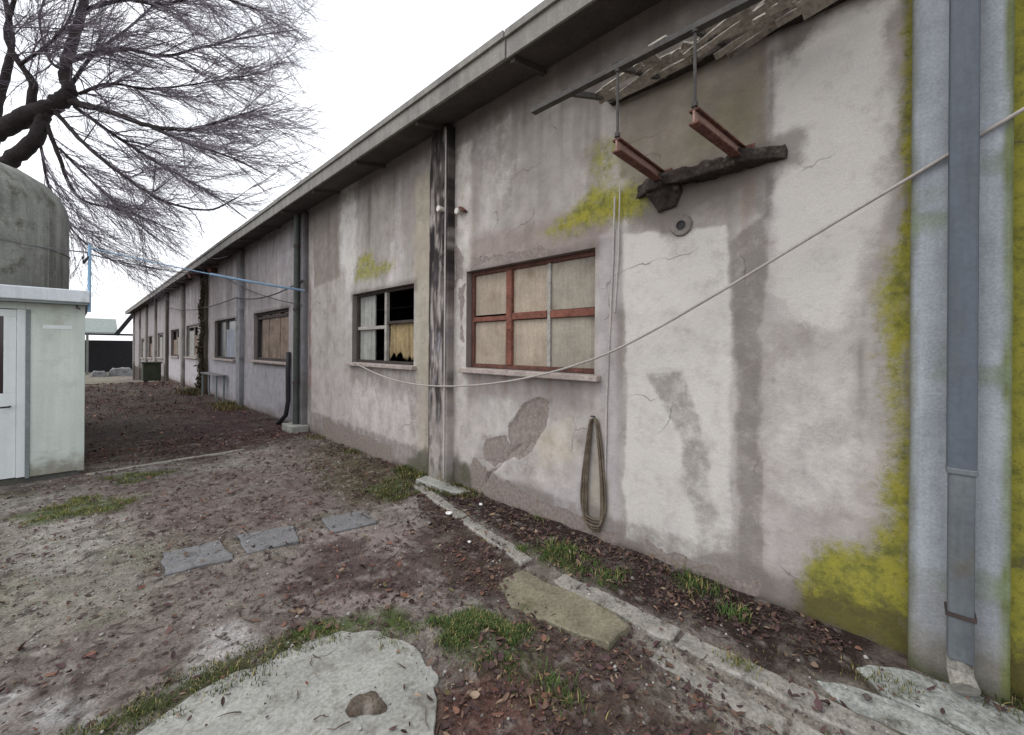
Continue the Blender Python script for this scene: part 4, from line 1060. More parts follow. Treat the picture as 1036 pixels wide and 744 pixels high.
# ------------------------------------------------------------------ domed tank behind the cabin
tank = thing("tank", "tall weathered grey green tank with rounded shoulder standing behind the cabin", "tank", (-1.72, 11.7, 0))
tk = surf("weathered_tank", lin(120, 121, 115), rough=0.88, var=0.22, vscale=2.2, streak=0.34, stscale=5.5, speck=0.14, dirt=lin(70, 68, 58), dirt_amt=0.9, dirt_scale=3, dirt2=lin(146, 146, 138), dirt2_amt=.5, dirt2_scale=4, bump=0.4, bscale=16)
tc_ = (-1.74, 11.7)
MB().lathe(tc_, [(1.60, -.1), (1.60, 1.0), (1.60, 2.0), (1.60, 3.0), (1.60, 3.95), (1.575, 4.15), (1.50, 4.33), (1.36, 4.50), (1.15, 4.63), (.85, 4.73), (.45, 4.79), (.01, 4.81)], 56).build("shell", tk, tank, smooth=True)
ang = math.radians(-72)
for da in (0, 40, -38, 80):
    a = ang + math.radians(da)
    c_, s_ = math.cos(a), math.sin(a)
    pts = [(tc_[0] + r * c_, tc_[1] + r * s_, z) for r, z in ((1.602, 0), (1.602, 3.95), (1.577, 4.15), (1.502, 4.33), (1.362, 4.50), (1.152, 4.63))]
    MB().tube(pts, .012 if da else .03, 8).build("seam" if da else "side_pipe", tk if da else gp, tank)
bnd = MB()
bnd.lathe(tc_, [(1.601, 3.27), (1.612, 3.275), (1.612, 3.30), (1.601, 3.305)], 56)
bnd.build("band", tk, tank)

# ------------------------------------------------------------------ bare tree
LIMBS = [
    [(-2.8, 18.81, -0.79, 0.42), (-2.76, 18.77, 2.88, 0.36), (-2.47, 18.47, 5.76, 0.3)],
    [(-2.47, 18.47, 5.76, 0.28), (-1.93, 17.9, 6.82, 0.266), (-1.48, 17.43, 7.27, 0.252), (-0.94, 16.87, 7.69, 0.238), (-0.48, 16.4, 7.98, 0.224), (-0.18, 16.08, 8.28, 0.21)],
    [(-2.38, 18.37, 5.5, 0.24), (-1.83, 17.81, 6.03, 0.224), (-1.29, 17.24, 6.51, 0.208), (-0.84, 16.77, 7.04, 0.192), (-0.72, 16.64, 7.48, 0.176), (-0.66, 16.59, 7.83, 0.16)],
    [(-0.18, 16.08, 8.28, 0.17), (-0.29, 16.34, 8.94, 0.15), (-0.15, 16.34, 9.86, 0.13), (0.05, 16.28, 11.02, 0.11), (0.17, 16.29, 12.73, 0.09), (0.7, 15.89, 14.47, 0.07)],
    [(-0.94, 16.87, 7.69, 0.12), (-0.88, 16.66, 8.47, 0.106), (-1.14, 16.79, 8.99, 0.092), (-1.34, 16.86, 9.61, 0.078), (-1.18, 16.54, 10.42, 0.064), (-0.91, 16.12, 11.84, 0.05)],
    [(-1.66, 17.62, 7.08, 0.14), (-1.5, 17.6, 8.24, 0.124), (-1.37, 17.61, 9.05, 0.108), (-1.31, 17.69, 9.93, 0.092), (-1.44, 17.97, 11.08, 0.076), (-1.57, 18.25, 12.81, 0.06)],
    [(-0.18, 16.08, 8.07, 0.11), (0.5, 14.94, 7.64, 0.093), (1.17, 13.8, 7.13, 0.076), (1.81, 12.71, 6.88, 0.059), (2.32, 11.74, 6.94, 0.042), (2.76, 10.85, 7.01, 0.025)],
    [(1.17, 13.8, 7.13, 0.06), (1.79, 12.58, 6.5, 0.045), (2.43, 11.34, 5.97, 0.03), (2.86, 10.31, 5.4, 0.015)],
    [(-0.22, 16.12, 9.14, 0.09), (0.33, 15.79, 9.52, 0.078), (0.89, 15.44, 9.7, 0.067), (1.57, 14.98, 9.64, 0.055), (2.36, 14.39, 10.01, 0.043), (3.27, 13.68, 10.42, 0.032), (4.31, 12.85, 10.78, 0.02)],
    [(-0.48, 16.4, 7.83, 0.08), (0.06, 15.48, 6.85, 0.068), (0.76, 14.41, 5.91, 0.056), (1.42, 13.37, 5.21, 0.044), (2.13, 12.28, 4.9, 0.032), (2.57, 11.48, 5.12, 0.02)],
    [(-0.12, 16.02, 7.94, 0.07), (0.72, 15.58, 7.26, 0.057), (1.6, 15.09, 6.64, 0.044), (2.72, 14.35, 5.88, 0.031), (3.4, 14.08, 5.35, 0.018)],
    [(0.05, 16.28, 10.75, 0.08), (0.76, 14.92, 10.67, 0.065), (1.42, 13.62, 10.2, 0.05), (2.11, 12.29, 10.09, 0.035), (2.81, 10.94, 9.4, 0.02)],
    [(-0.66, 16.59, 7.67, 0.08), (-0.39, 16.52, 6.64, 0.065), (-0.02, 16.35, 5.63, 0.049), (0.93, 15.58, 5.29, 0.034), (1.9, 14.78, 4.79, 0.018)],
    [(0.17, 16.44, 12.83, 0.07), (1.23, 14.85, 12.78, 0.053), (2.45, 13.1, 12.2, 0.037), (3.59, 11.43, 10.88, 0.02)],
    [(-1.09, 16.6, 8.85, 0.06), (-0.64, 15.79, 9.12, 0.047), (-0.21, 15.0, 9.64, 0.033), (0.04, 14.41, 10.88, 0.02)],
    [(-0.29, 16.19, 8.88, 0.06), (-0.6, 17.0, 9.42, 0.047), (-0.81, 17.7, 10.76, 0.033), (-0.64, 18.01, 12.16, 0.02)],
    [(-0.03, 15.93, 8.28, 0.06), (0.51, 15.22, 8.48, 0.049), (1.21, 14.34, 8.3, 0.037), (2.08, 13.29, 8.37, 0.026), (3.11, 12.07, 8.57, 0.015)],
    [(-2.56, 18.56, 5.63, 0.2), (-3.82, 20.6, 7.04, 0.125), (-5.57, 23.15, 8.11, 0.05)],
    [(-2.02, 18.0, 6.55, 0.16), (-2.63, 17.91, 8.82, 0.105), (-2.85, 17.42, 10.86, 0.05)],
    [(-0.39, 16.3, 7.88, 0.08), (0.16, 16.94, 9.77, 0.06), (1.2, 17.05, 11.56, 0.04), (2.61, 16.78, 14.16, 0.02)],
    [(-0.75, 16.68, 7.09, 0.05), (-0.58, 17.08, 5.94, 0.041), (-0.11, 17.17, 4.83, 0.031), (0.59, 17.01, 4.16, 0.021), (1.44, 16.7, 3.86, 0.012)],
    [(-0.39, 16.3, 6.83, 0.05), (0.35, 16.1, 5.94, 0.037), (1.35, 15.65, 4.84, 0.025), (2.2, 15.33, 4.18, 0.012)],
]
tree = thing("bare_tree", "large leafless tree with dark heavy limbs and fine drooping twigs above cabin and tank", "tree", (-2.8, 18.8, 0))
bark = surf("dark_bark", lin(54, 48, 48), rough=0.95, var=0.35, vscale=3, speck=0.2, sscale=20, bump=0.9, bscale=9, bdist=0.05)
twig_m = surf("twig_bark", lin(122, 114, 122), rough=0.95, var=0.25, vscale=2, speck=0.0, bump=0.0)

def smooth_path(pts, n):
    P = [np.array(p) for p in pts]
    P = [2 * P[0] - P[1]] + P + [2 * P[-1] - P[-2]]
    o = []
    for i in range(1, len(P) - 2):
        for k in range(n):
            t = k / n
            o.append(0.5 * ((2 * P[i]) + (-P[i - 1] + P[i + 1]) * t + (2 * P[i - 1] - 5 * P[i] + 4 * P[i + 1] - P[i + 2]) * t * t + (-P[i - 1] + 3 * P[i] - 3 * P[i + 1] + P[i + 2]) * t ** 3))
    o.append(P[-2])
    return o
tr = random.Random(21)
trunk_mb, limb_mb, twig_mb = MB(), MB(), MB()
SIDE = Vector((0.69, -0.72, 0.0))
starts = []
for li, l in enumerate(LIMBS):
    l = [tuple(p) for p in l]
    if li == 0: l[0] = (l[0][0], l[0][1], -0.3, 0.62); l[1] = l[1][:3] + (.40,)
    pts = smooth_path(l, 6)
    for i, p in enumerate(pts[1:-1], 1):
        j = 0.13 * max(p[3], .03)
        p[:3] += np.array([tr.uniform(-j, j), tr.uniform(-j, j), tr.uniform(-j, j)])
    (trunk_mb if li == 0 else limb_mb).tube([p[:3] for p in pts], [max(.008, (p[3] * .86 if p[3] > .10 else p[3] * .72) * (1 + tr.uniform(-.04, .04))) for p in pts], 12 if pts[0][3] > .15 else 7)
    if li == 0: continue
    acc = 0
    for i in range(1, len(pts)):
        a, b = Vector(pts[i - 1][:3]), Vector(pts[i][:3])
        acc += (b - a).length if pts[i][3] < .115 else 0
        sp = 0.13 if pts[i][3] < .06 else 0.26
        while acc > sp:
            acc -= sp
            starts.append((a.lerp(b, tr.random()), (b - a).normalized(), min(.03, pts[i][3] * .6)))
    starts.append((Vector(pts[-1][:3]), (Vector(pts[-1][:3]) - Vector(pts[-2][:3])).normalized(), .012))
def rv(s=1.0): return Vector((tr.gauss(0, s), tr.gauss(0, s), tr.gauss(0, s)))
def grow(p, d, length, r0, r1, nseg, droop, wob):
    pts = [p.copy()]; q = p.copy(); d = d.copy()
    st = length / nseg
    for i in range(nseg):
        d = (d + rv(wob) + Vector((0, 0, droop))).normalized()
        q = q + d * st
        pts.append(q.copy())
    return pts, d, [r0 + (r1 - r0) * i / nseg for i in range(nseg + 1)]
def okp(p): return not (p.x > 2.2 and p.z < 5.4) and p.z > 2.7 and p.x < 4.2 and p.y > 9.0
ntw = 0
for (p, d, r) in starts:
    if tr.random() < .24: continue
    for rep in range(1 if tr.random() < .6 else 2):
        d1 = (d * 0.5 + SIDE * tr.uniform(.1, .75) + rv(.22) + Vector((0, 0, tr.uniform(-.42, .16)))).normalized()
        pts, dd, rr = grow(p, d1, tr.uniform(.9, 2.5), max(.008, r * .6), .0045, 7, -.02, .10)
        if not okp(pts[-1]): continue
        twig_mb.tube(pts, rr, 4, False); ntw += 1
        for k in range(1, len(pts)):
            for _ in range(2):
                if tr.random() < .12: continue
                d0 = (pts[k] - pts[k - 1]).normalized()
                d2 = (d0 + rv(.24) + SIDE * .18 + Vector((0, 0, -.08))).normalized()
                p2 = pts[k - 1].lerp(pts[k], tr.random())
                pt2, _d, r2 = grow(p2, d2, tr.uniform(.35, 1.15), .0058, .003, 4, .015, .10)
                if not okp(pt2[-1]): continue
                twig_mb.tube(pt2, r2, 3, False); ntw += 1
                for kk in range(1, len(pt2)):
                    if tr.random() < .22: continue
                    d3 = ((pt2[kk] - pt2[kk - 1]).normalized() + rv(.26)).normalized()
                    pt3, _d, r3 = grow(pt2[kk], d3, tr.uniform(.2, .6), .0036, .0024, 3, .03, .10)
                    twig_mb.tube(pt3, r3, 3, False); ntw += 1
print("twigs", ntw, len(twig_mb.f))
trunk_mb.build("trunk", bark, tree, smooth=True)
limb_mb.build("limbs", bark, tree, smooth=True)
twig_mb.build("twigs", twig_m, tree)

# ------------------------------------------------------------------ cables and rope
def sag(a, b, s, n=24):
    a, b = Vector(a), Vector(b)
    return [a.lerp(b, i / n) - Vector((0, 0, s * 4 * (i / n) * (1 - i / n))) for i in range(n + 1)]
cab_w = surf("dirty_white_cable", lin(166, 160, 155), rough=0.7, var=0.12, vscale=4, speck=0.1, bump=0.1)
cab_d = surf("dark_cable", lin(62, 60, 64), rough=0.7, var=0.1, bump=0.0)
path = [(6.31, 1.35), (5.80, 1.245), (5.26, 1.165), (4.70, 1.13), (4.21, 1.135), (3.70, 1.17), (3.16, 1.235), (2.61, 1.335), (2.04, 1.485), (1.58, 1.665), (0.99, 1.97), (0.29, 2.36), (-0.13, 2.59), (-0.22, 2.645), (-0.38, 2.73), (-0.9, 3.02)]
pr_ = .118
pts = smooth_path([(D - pr_, y * (1 - pr_ / D), EYE + (z - EYE) * (1 - pr_ / D)) for y, z in path], 5)
pts[0] = np.array((D - .03, 6.30, 1.37))
o = MB().tube([tuple(p) for p in pts], .0095, 8).build("hanging_cable", cab_w, smooth=True)
tag(o, "slack off white cable sagging across the wall from broken window to near pilaster", "cable")
blue_w = surf("blue_hose", lin(142, 172, 200), rough=0.55, var=0.12, bump=0.0)
ws = thing("blue_line", "pale blue line stretched across the alley from cabin post to third pilaster", "cable", (.085, CY0 - .05, 2.82))
pA, pB = (.085, CY0 - .05, 2.82), (D - .12, 8.18, 2.66)
full = sag(pA, pB, .035, 26)
MB().tube(full, .008, 6).build("line", blue_w, ws)
MB().tube(full[12:], .020, 8).build("sleeve", blue_w, ws)
o = MB().tube(sag((.085, CY0 - .05, 2.74), (D - .02, 16.4, 4.0), .10), .008, 6).build("overhead_wire", cab_d)
tag(o, "thin dark wire slung from cabin post up to the eaves beyond the blue line", "wire")
o = MB().tube(sag((D - .12, 8.25, 2.86), (D - .12, 13.0, 2.92), .16) + sag((D - .12, 13.0, 2.92), (D - .12, 26.3, 3.55), .25)[1:], .014, 6).build("wall_wire", cab_d)
tag(o, "dark wire looping along the warehouse wall from third pilaster to the far bays", "wire")
o = MB().tube(sag((D - .13, 8.28, 2.40), (D - .05, 15.0, 3.75), .12), .010, 6).build("wall_wire", cab_d)
tag(o, "thin dark wire slanting up the wall from third pilaster towards the rusty eave bracket", "wire")
o = MB().tube(sag((-1.25, 10.15, 3.30), (.085, CY0 - .05, 2.76), .04), .008, 6).build("tank_wire", cab_d)
tag(o, "short thin wire from the tank side to the blue cabin post", "wire")

rope = surf("old_rope", lin(106, 95, 82), rough=0.95, var=0.35, vscale=12, streak=0.0, speck=0.35, sscale=120, dirt=lin(70, 58, 48), dirt_amt=0.9, dirt_scale=7, bump=0.8, bscale=120)
rp_root = thing("rope_loop", "long brown loop of old rope hanging on the wall right of the red framed window", "rope", (D - .03, 1.93, 1.03))
rr_ = random.Random(4)
rm = MB()
for k in range(5):
    wl = 0.070 + .013 * k + rr_.uniform(0, .012); bt = .07 + .025 * k
    px_ = D - .022 - .008 * (k % 3)
    c0 = 1.915
    pts = []
    for i in range(25):
        t = i / 24
        u = 2 * math.pi * t
        yv_ = math.sin(u)
        z_ = 0.5 + 0.5 * math.cos(u)
        pts.append((px_ + .004 * math.sin(u * 3 + k), c0 + (wl * (1.25 - .85 * z_)) * (1 if yv_ >= 0 else -1) * abs(yv_) ** .45, bt + (1.02 - bt) * z_))
    rm.tube(pts, .009, 6, False)
rm.build("strands", rope, rp_root, smooth=True)
MB().tube([(D + .01, 1.925, 1.03), (D - .06, 1.925, 1.04)], .006, 6).build("nail", dark_st, rp_root)

# ------------------------------------------------------------------ far end of the alley
def gz(x, y): return float(ground_z(np.array([x]), np.array([y]))[0])
far = thing("open_shed", "open fronted shed with pale metal roof closing the far end of the alley", "shed", (1.0, 60, gz(1, 60)))
pale_roof = surf("pale_sheet_roof", lin(132, 140, 136), rough=0.7, var=0.1, streak=0.1, bump=0.1)
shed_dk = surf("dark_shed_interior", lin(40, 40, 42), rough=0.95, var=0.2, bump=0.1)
shed_post = surf("shed_post", lin(110, 112, 108), rough=0.9, var=0.2, bump=0.1)
g0 = gz(1, 60)
r_ = MB()
r_.add([(-6, 57.6, 2.85), (2.7, 57.6, 2.85), (2.7, 61, 4.35), (-6, 61, 4.35), (-6, 57.6, 2.95), (2.7, 57.6, 2.95), (2.7, 61, 4.45), (-6, 61, 4.45)], [(0, 3, 2, 1), (4, 5, 6, 7), (0, 1, 5, 4), (1, 2, 6, 5), (2, 3, 7, 6), (3, 0, 4, 7)])
r_.build("roof", pale_roof, far)
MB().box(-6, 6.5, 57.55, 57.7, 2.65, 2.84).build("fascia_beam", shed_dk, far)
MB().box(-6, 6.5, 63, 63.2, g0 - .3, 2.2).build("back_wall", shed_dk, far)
MB().beam((2.55, 57.5, 2.7), (4.1, 57.5, 5.3), .25, .35).build("gable_edge", shed_dk, far)
for x in (-2, 0.55, 3.9): MB().box(x - .09, x + .09, 57.7, 57.88, g0 - .3, 2.64).build("post", shed_post, far)
tarp = surf("white_sheeting", lin(120, 120, 120), rough=0.8, var=0.4, bump=0.3)
for i, (x0, x1, y0, h, lb) in enumerate([(0.75, 1.75, 52, .5, "small pale covered heap in front of the open shed at the far end"), (1.9, 3.6, 53, .7, "long low pale covered heap beside the far warehouse corner")]):
    z0 = gz(x0, y0)
    Vb, Fb = rough_box(x0, x1, y0, y0 + 1.2, z0 - .1, z0 + h, .12, .10, 40 + i, 2)
    k = 1 - .35 * np.clip((Vb[:, 2] - z0) / h, 0, 1) ** 3
    Vb[:, 0] = (x0 + x1) / 2 + (Vb[:, 0] - (x0 + x1) / 2) * k
    o = np_mesh("covered_heap", Vb, Fb, tarp, smooth=True); tag(o, lb, "heap")
# distant trees behind the shed as individual bare crowns
for i, (x, y, h) in enumerate([(-9, 84, 7), (-4.5, 92, 6)]):
    tb = thing("distant_tree", ["bare distant tree rising left behind the far shed roof", "bare distant tree, the shorter one, behind the far shed roof"][i], "tree", (x, y, gz(x, y)))
    a, c = MB(), MB()
    a.tube([(x, y, gz(x, y) - .2), (x + .1, y, gz(x, y) + h * .5), (x, y, gz(x, y) + h)], [.25, .16, .03], 7)
    for q in range(70):
        z = h * tr.uniform(.3, .95); d0 = (rv(1) + Vector((0, 0, .5))).normalized()
        pp, _, r_2 = grow(Vector((x, y, gz(x, y) + z)), d0, h * .32, .05, .015, 4, .03, .12)
        c.tube(pp, r_2, 4, False)
        for k in range(1, 5):
            p3, _, r_3 = grow(pp[k], (d0 + rv(.5)).normalized(), h * .15, .02, .01, 3, .03, .12); c.tube(p3, r_3, 3, False)
    a.build("trunk", bark, tb); c.build("branches", twig_m, tb)
# things against the far wall
bin_m = surf("dark_green_paint", lin(52, 56, 44), rough=0.8, var=0.3, bump=0.2)
bx = thing("storage_bin", "dark green bin standing against the wall by the far dark pilaster", "bin", (2.5, 27.4, gz(2.3, 27.4)))
zb = gz(2.3, 27.4)
MB().box(2.16, 2.84, 26.95, 27.75, zb + .08, zb + .92).build("body", bin_m, bx, bevel=.03)
MB().box(2.12, 2.88, 26.91, 27.79, zb + .922, zb + 1.0).build("lid", bin_m, bx, bevel=.02)
for xx in (2.27, 2.72): MB().tube([(xx, 26.93, zb + .06), (xx, 27.0, zb + .06)], .08, 12).build("wheel", blk, bx)
tb = thing("trestle_table", "pale narrow trestle table standing under the sheet covered window", "table", (2.62, 15.3, 0))
tt = surf("pale_table_top", lin(118, 116, 116), rough=0.8, var=0.15, bump=0.2)
MB().box(2.72, 2.98, 14.35, 16.6, .74, .77).build("table_top", tt, tb, bevel=.006)
for y in (14.5, 16.45):
    for x in (2.76, 2.94): MB().beam((x, y, -.02), (x, y, .739), .04, .04, up=(0, 1, 0)).build("leg", trim_m, tb)

ivy = thing("climbing_plant", "dark dry climbing plant smothering the fourth pilaster beside the bin end of alley", "plant", (2.9, 17.38, 0))
n = 1800
iz = rng.uniform(0, 1, n) ** 1.15 * 4.0; iy = 17.38 + rng.normal(0, .12, n) * (1.25 - .16 * iz) + .12 * np.sin(iz * 5); ixx = D - .13 - np.abs(rng.normal(0, .05, n)) * (1.4 - .25 * iz)
s = rng.uniform(.03, .07, n); q = rng.normal(0, 1, (n, 2, 3)); q /= np.linalg.norm(q, axis=2)[:, :, None]
cI = np.stack([ixx, iy, iz], 1)
vI = np.stack([cI - q[:, 0] * s[:, None], cI + q[:, 1] * s[:, None] * .6, cI + q[:, 0] * s[:, None], cI - q[:, 1] * s[:, None] * .6], 1).reshape(-1, 3)
ivy_m = surf("dry_ivy", attr="albedo", rough=.9, var=.2, bump=0)
np_mesh("foliage", vI, np.arange(4 * n).reshape(-1, 4), ivy_m, ivy, attr=np.repeat(np.array([lin(70, 62, 48), lin(56, 58, 40), lin(84, 72, 58)])[rng.integers(0, 3, n)] * rng.uniform(.7, 1.2, n)[:, None], 4, 0))
im = MB()
for k in range(7):
    im.tube([(D - .115 - .01 * (k % 2), 17.3 + .05 * k + .06 * math.sin(z * 2 + k), z) for z in np.linspace(0, 3.9, 14)], .012, 5)
im.build("stems", bark, ivy)

# ------------------------------------------------------------------ litter, leaves, pebbles and grass
paper = surf("white_paper", lin(224, 224, 222), rough=0.8, var=0.08, bump=0.0)
for i, (x, y, s, lb) in enumerate([(2.47, 3.19, .035, "crumpled white paper scrap lying beside the kerb strip"), (2.84, 3.15, .022, "tiny white scrap among leaves close under the wall"), (2.24, 2.62, .016, "tiny pale scrap on dark soil left of the kerb strip")]):
    bm = bmesh.new(); bmesh.ops.create_icosphere(bm, subdivisions=2, radius=s)
    for v in bm.verts: v.co = v.co * rnd.uniform(.65, 1.2); v.co.z *= .55
    me = bpy.data.meshes.new("paper_scrap"); bm.to_mesh(me); bm.free()
    o = link_mesh("paper_scrap", me, paper); o.location = (x, y, gz(x, y) + s * .4 + .01); tag(o, lb, "litter")

def in_poly(x, y, key, namp=0.05): return pmask(x, y, GP[key], 0.06, namp, 5, 3)
def surf_z(x, y):
    z = ground_z(x, y)
    inside = lambda poly: sdpoly(x, y, poly) < -0.01
    z = np.where(inside(GP['slab']), np.maximum(z, .008), z)
    for p_ in STONES: z = np.where(inside(p_), np.maximum(z, .009), z)
    z = np.where(inside([(2.42, -2.6), (2.42, .26), (2.60, .18), (2.88, .08), (2.9, -2.6)]), np.maximum(z, .014), z)
    z = np.where(inside(strip(KERB, .15, .10, -2.6, 4.15)), np.maximum(z, .022), z)
    return z
N = 130000
px = rng.uniform(-2.2, 3.0, N); py = rng.uniform(-0.6, 9.0, N)
dens = 0.07 + 0.20 * np.clip(0.5 + 2.2 * fbm(px, py, 2.0, 4, 61), 0, 1)
for key, v in (('bed', 1.0), ('dark1', .75), ('dark2', .85), ('br', .85), ('orange', .9), ('leafmid', .6), ('leafmid2', .7), ('olive', .45), ('moss1', .3)):
    dens = np.maximum(dens, v * pmask(px, py, GP[key], 0.10, 0.10, 4, 3))
for key, v in (('slab', .025), ('pale1', .06), ('pale2', .06), ('track', .22), ('greyleft', .10)):
    mk = pmask(px, py, GP[key], 0.03, 0.03, 5, 3); dens = dens * (1 - mk) + v * mk
dens = np.maximum(dens, 1.2 * ((px > 2.84) & (py > .2) & (py < 8.2)))
dens *= np.clip(0.25 + 3.0 * (fbm(px, py, 6.0, 3, 65) + .22), 0.1, 1.3)
for p_ in STONES: dens[sdpoly(px, py, p_) < 0] *= .12
mk = sdpoly(px, py, strip(KERB, .15, .10, -2.6, 4.15)) < 0; dens[mk] *= .30
mk = sdpoly(px, py, [(2.41, -2.6), (2.41, .3), (3.0, .2), (3.0, -2.6)]) < 0; dens[mk] *= .35
mk = sdpoly(px, py, [(1.93, 1.15), (2.06, 2.02), (2.22, 1.98), (2.21, 1.2)]) < 0; dens[mk] *= .10
dist = np.hypot(px, py)
sel = (rng.random(N) < dens * np.clip(1.15 - dist / 16, .3, 1)) & ~((px < .06) & (py > 7.35))
NB = 60000
bx_ = rng.uniform(-1.2, 3.0, NB); by_ = rng.uniform(8.6, 26, NB)
kb = rng.random(NB) < (.16 + .55 * np.clip(.45 + 3 * fbm(bx_, by_, .9, 4, 67), 0, 1)) * np.clip(1.25 - by_ / 26, .2, 1)
kb &= ~((bx_ < .12) & (by_ < 10.2))
px = np.concatenate([px[sel], bx_[kb]]); py = np.concatenate([py[sel], by_[kb]]); n = len(px)
print("leaves", n)
size = np.exp(rng.normal(math.log(.0105), .50, n)).clip(.005, .030)
isbr = pmask(px, py, GP['orange'], .15, .1) + .4 * pmask(px, py, GP['br'], .1, .1)
size *= (1 - .05 * isbr) * np.where(py > 8.6, 1.0 + (py - 8.6) * .09, 1.0)
yaw = rng.uniform(0, 2 * np.pi, n); pitch = rng.normal(0, .35, n); roll = rng.normal(0, .35, n); fold = rng.uniform(-.1, .7, n)
base = np.array([[-1, 0, 0], [-.35, .5, 1], [.45, .46, 1], [1.05, 0, 0], [.45, -.46, 1], [-.35, -.5, 1]])      # z column: fold weight
L_ = np.repeat(base[None], n, 0).astype(float)
L_[:, :, 2] = L_[:, :, 2] * fold[:, None] * .5
L_[:, [0, 3], 2] += rng.uniform(-.2, .4, n)[:, None]
L_[:, :, 1] *= rng.uniform(.55, 1.2, n)[:, None]
L_ *= size[:, None, None]
def rot(A, ang, i, j):
    c, s = np.cos(ang)[:, None], np.sin(ang)[:, None]
    a, b = A[:, :, i].copy(), A[:, :, j].copy()
    A[:, :, i] = a * c - b * s; A[:, :, j] = a * s + b * c
rot(L_, roll, 1, 2); rot(L_, pitch, 0, 2); rot(L_, yaw, 0, 1)
pz = surf_z(px, py)
L_[:, :, 2] -= np.minimum(L_[:, :, 2].min(1), 0)[:, None] * .75
L_[:, :, 0] += px[:, None]; L_[:, :, 1] += py[:, None]; L_[:, :, 2] += (pz + .002 + rng.uniform(0, .008, n))[:, None]
pal = np.array([U_(74, 58, 55), U_(92, 70, 62), U_(62, 48, 48), U_(110, 88, 74), U_(84, 62, 66), U_(142, 120, 100), U_(128, 92, 74), U_(158, 138, 118), U_(132, 88, 72), U_(104, 98, 62)])
pw = np.array([.22, .18, .2, .12, .14, .05, .035, .02, .015, .02])
ci = rng.choice(len(pal), n, p=pw / pw.sum())
hot = rng.random(n) < isbr * .06
ci[hot] = rng.choice([6, 7, 8, 5], hot.sum())
cl = (pal[ci] * .75 + np.array(U_(84, 68, 64)) * .25) * rng.uniform(.75, 1.25, n)[:, None]
cl = cl * np.where(py > 8.0, 1, 0)[:, None] * np.array([1.10, .90, .93]) + cl * np.where(py > 8.0, 0, 1)[:, None]
Fq = (np.array([[0, 1, 2, 3], [0, 3, 4, 5]])[None] + 6 * np.arange(n)[:, None, None]).reshape(-1, 4)
leaf_m = surf("dead_leaf", attr="albedo", rough=0.8, var=0.15, vscale=30, speck=0.1, bump=0.0, spec=0.25)
o = np_mesh("fallen_leaves", L_.reshape(-1, 3), Fq, leaf_m, attr=np.repeat(cl, 6, 0)); tag(o, kind="stuff")

# pebbles and crumbs
N = 26000
px = rng.uniform(-2.0, 3.0, N); py = rng.uniform(-.6, 8.5, N)
dens = .22 + .5 * np.clip(3 * fbm(px, py, 2.4, 4, 71), 0, 1) + .5 * in_poly(px, py, 'greyleft') + .5 * in_poly(px, py, 'pale1') + .4 * in_poly(px, py, 'greyr')
dens *= 1 - .93 * in_poly(px, py, 'slab', .02); dens *= 1 - .6 * in_poly(px, py, 'bed')
sel = (rng.random(N) < dens) & ~((px < .06) & (py > 7.35)); px, py = px[sel], py[sel]; n = len(px)
octv = np.array([[1, 0, 0], [-1, 0, 0], [0, 1, 0], [0, -1, 0], [0, 0, .8], [0, 0, -.8], [.6, .6, .4], [-.6, .5, .4]])[:6]
of = np.array([[0, 2, 4], [2, 1, 4], [1, 3, 4], [3, 0, 4], [2, 0, 5], [1, 2, 5], [3, 1, 5], [0, 3, 5]])
s = np.exp(rng.normal(math.log(.0055), .5, n)).clip(.003, .022)
B = octv[None] * rng.uniform(.6, 1.25, (n, 6, 1)) * s[:, None, None]
rot(B, rng.uniform(0, 6.28, n), 0, 1); rot(B, rng.uniform(-.5, .5, n), 0, 2)
B[:, :, 0] += px[:, None]; B[:, :, 1] += py[:, None]; B[:, :, 2] += (surf_z(px, py) + s * .3)[:, None]
pc = np.array([U_(126, 120, 114), U_(150, 146, 142), U_(104, 94, 88), U_(172, 168, 164), U_(92, 82, 78)])[rng.integers(0, 5, n)] * rng.uniform(.8, 1.15, n)[:, None]
peb = surf("pebble", attr="albedo", rough=0.9, var=0.1, vscale=40, speck=0.1, bump=0.0)
o = np_mesh("gravel", B.reshape(-1, 3), (of[None] + 6 * np.arange(n)[:, None, None]).reshape(-1, 3), peb, attr=np.repeat(pc, 6, 0)); tag(o, kind="stuff")

# dropped twigs
nt_ = 520
tm = MB()
for k in range(nt_):
    x0, y0 = rng.uniform(-1.0, 2.95), rng.uniform(.3, 8.0)
    if (x0 < .2 and y0 > 7.2): continue
    a_ = rng.uniform(0, 6.28); l_ = float(np.exp(rng.normal(math.log(.07), .5))); q = []
    for t in range(4):
        xx, yy_ = x0 + math.cos(a_) * l_ * t / 3, y0 + math.sin(a_) * l_ * t / 3
        a_ += rng.normal(0, .2)
        q.append((xx, yy_, float(surf_z(np.array([xx]), np.array([yy_]))[0]) + .004 + .004 * rng.random()))
    tm.tube(q, [.003, .0028, .002, .0012], 4, False)
o = tm.build("dropped_twigs", surf("twig_litter", U_(88, 76, 68), rough=.9, var=.3, bump=0)); tag(o, kind="stuff")
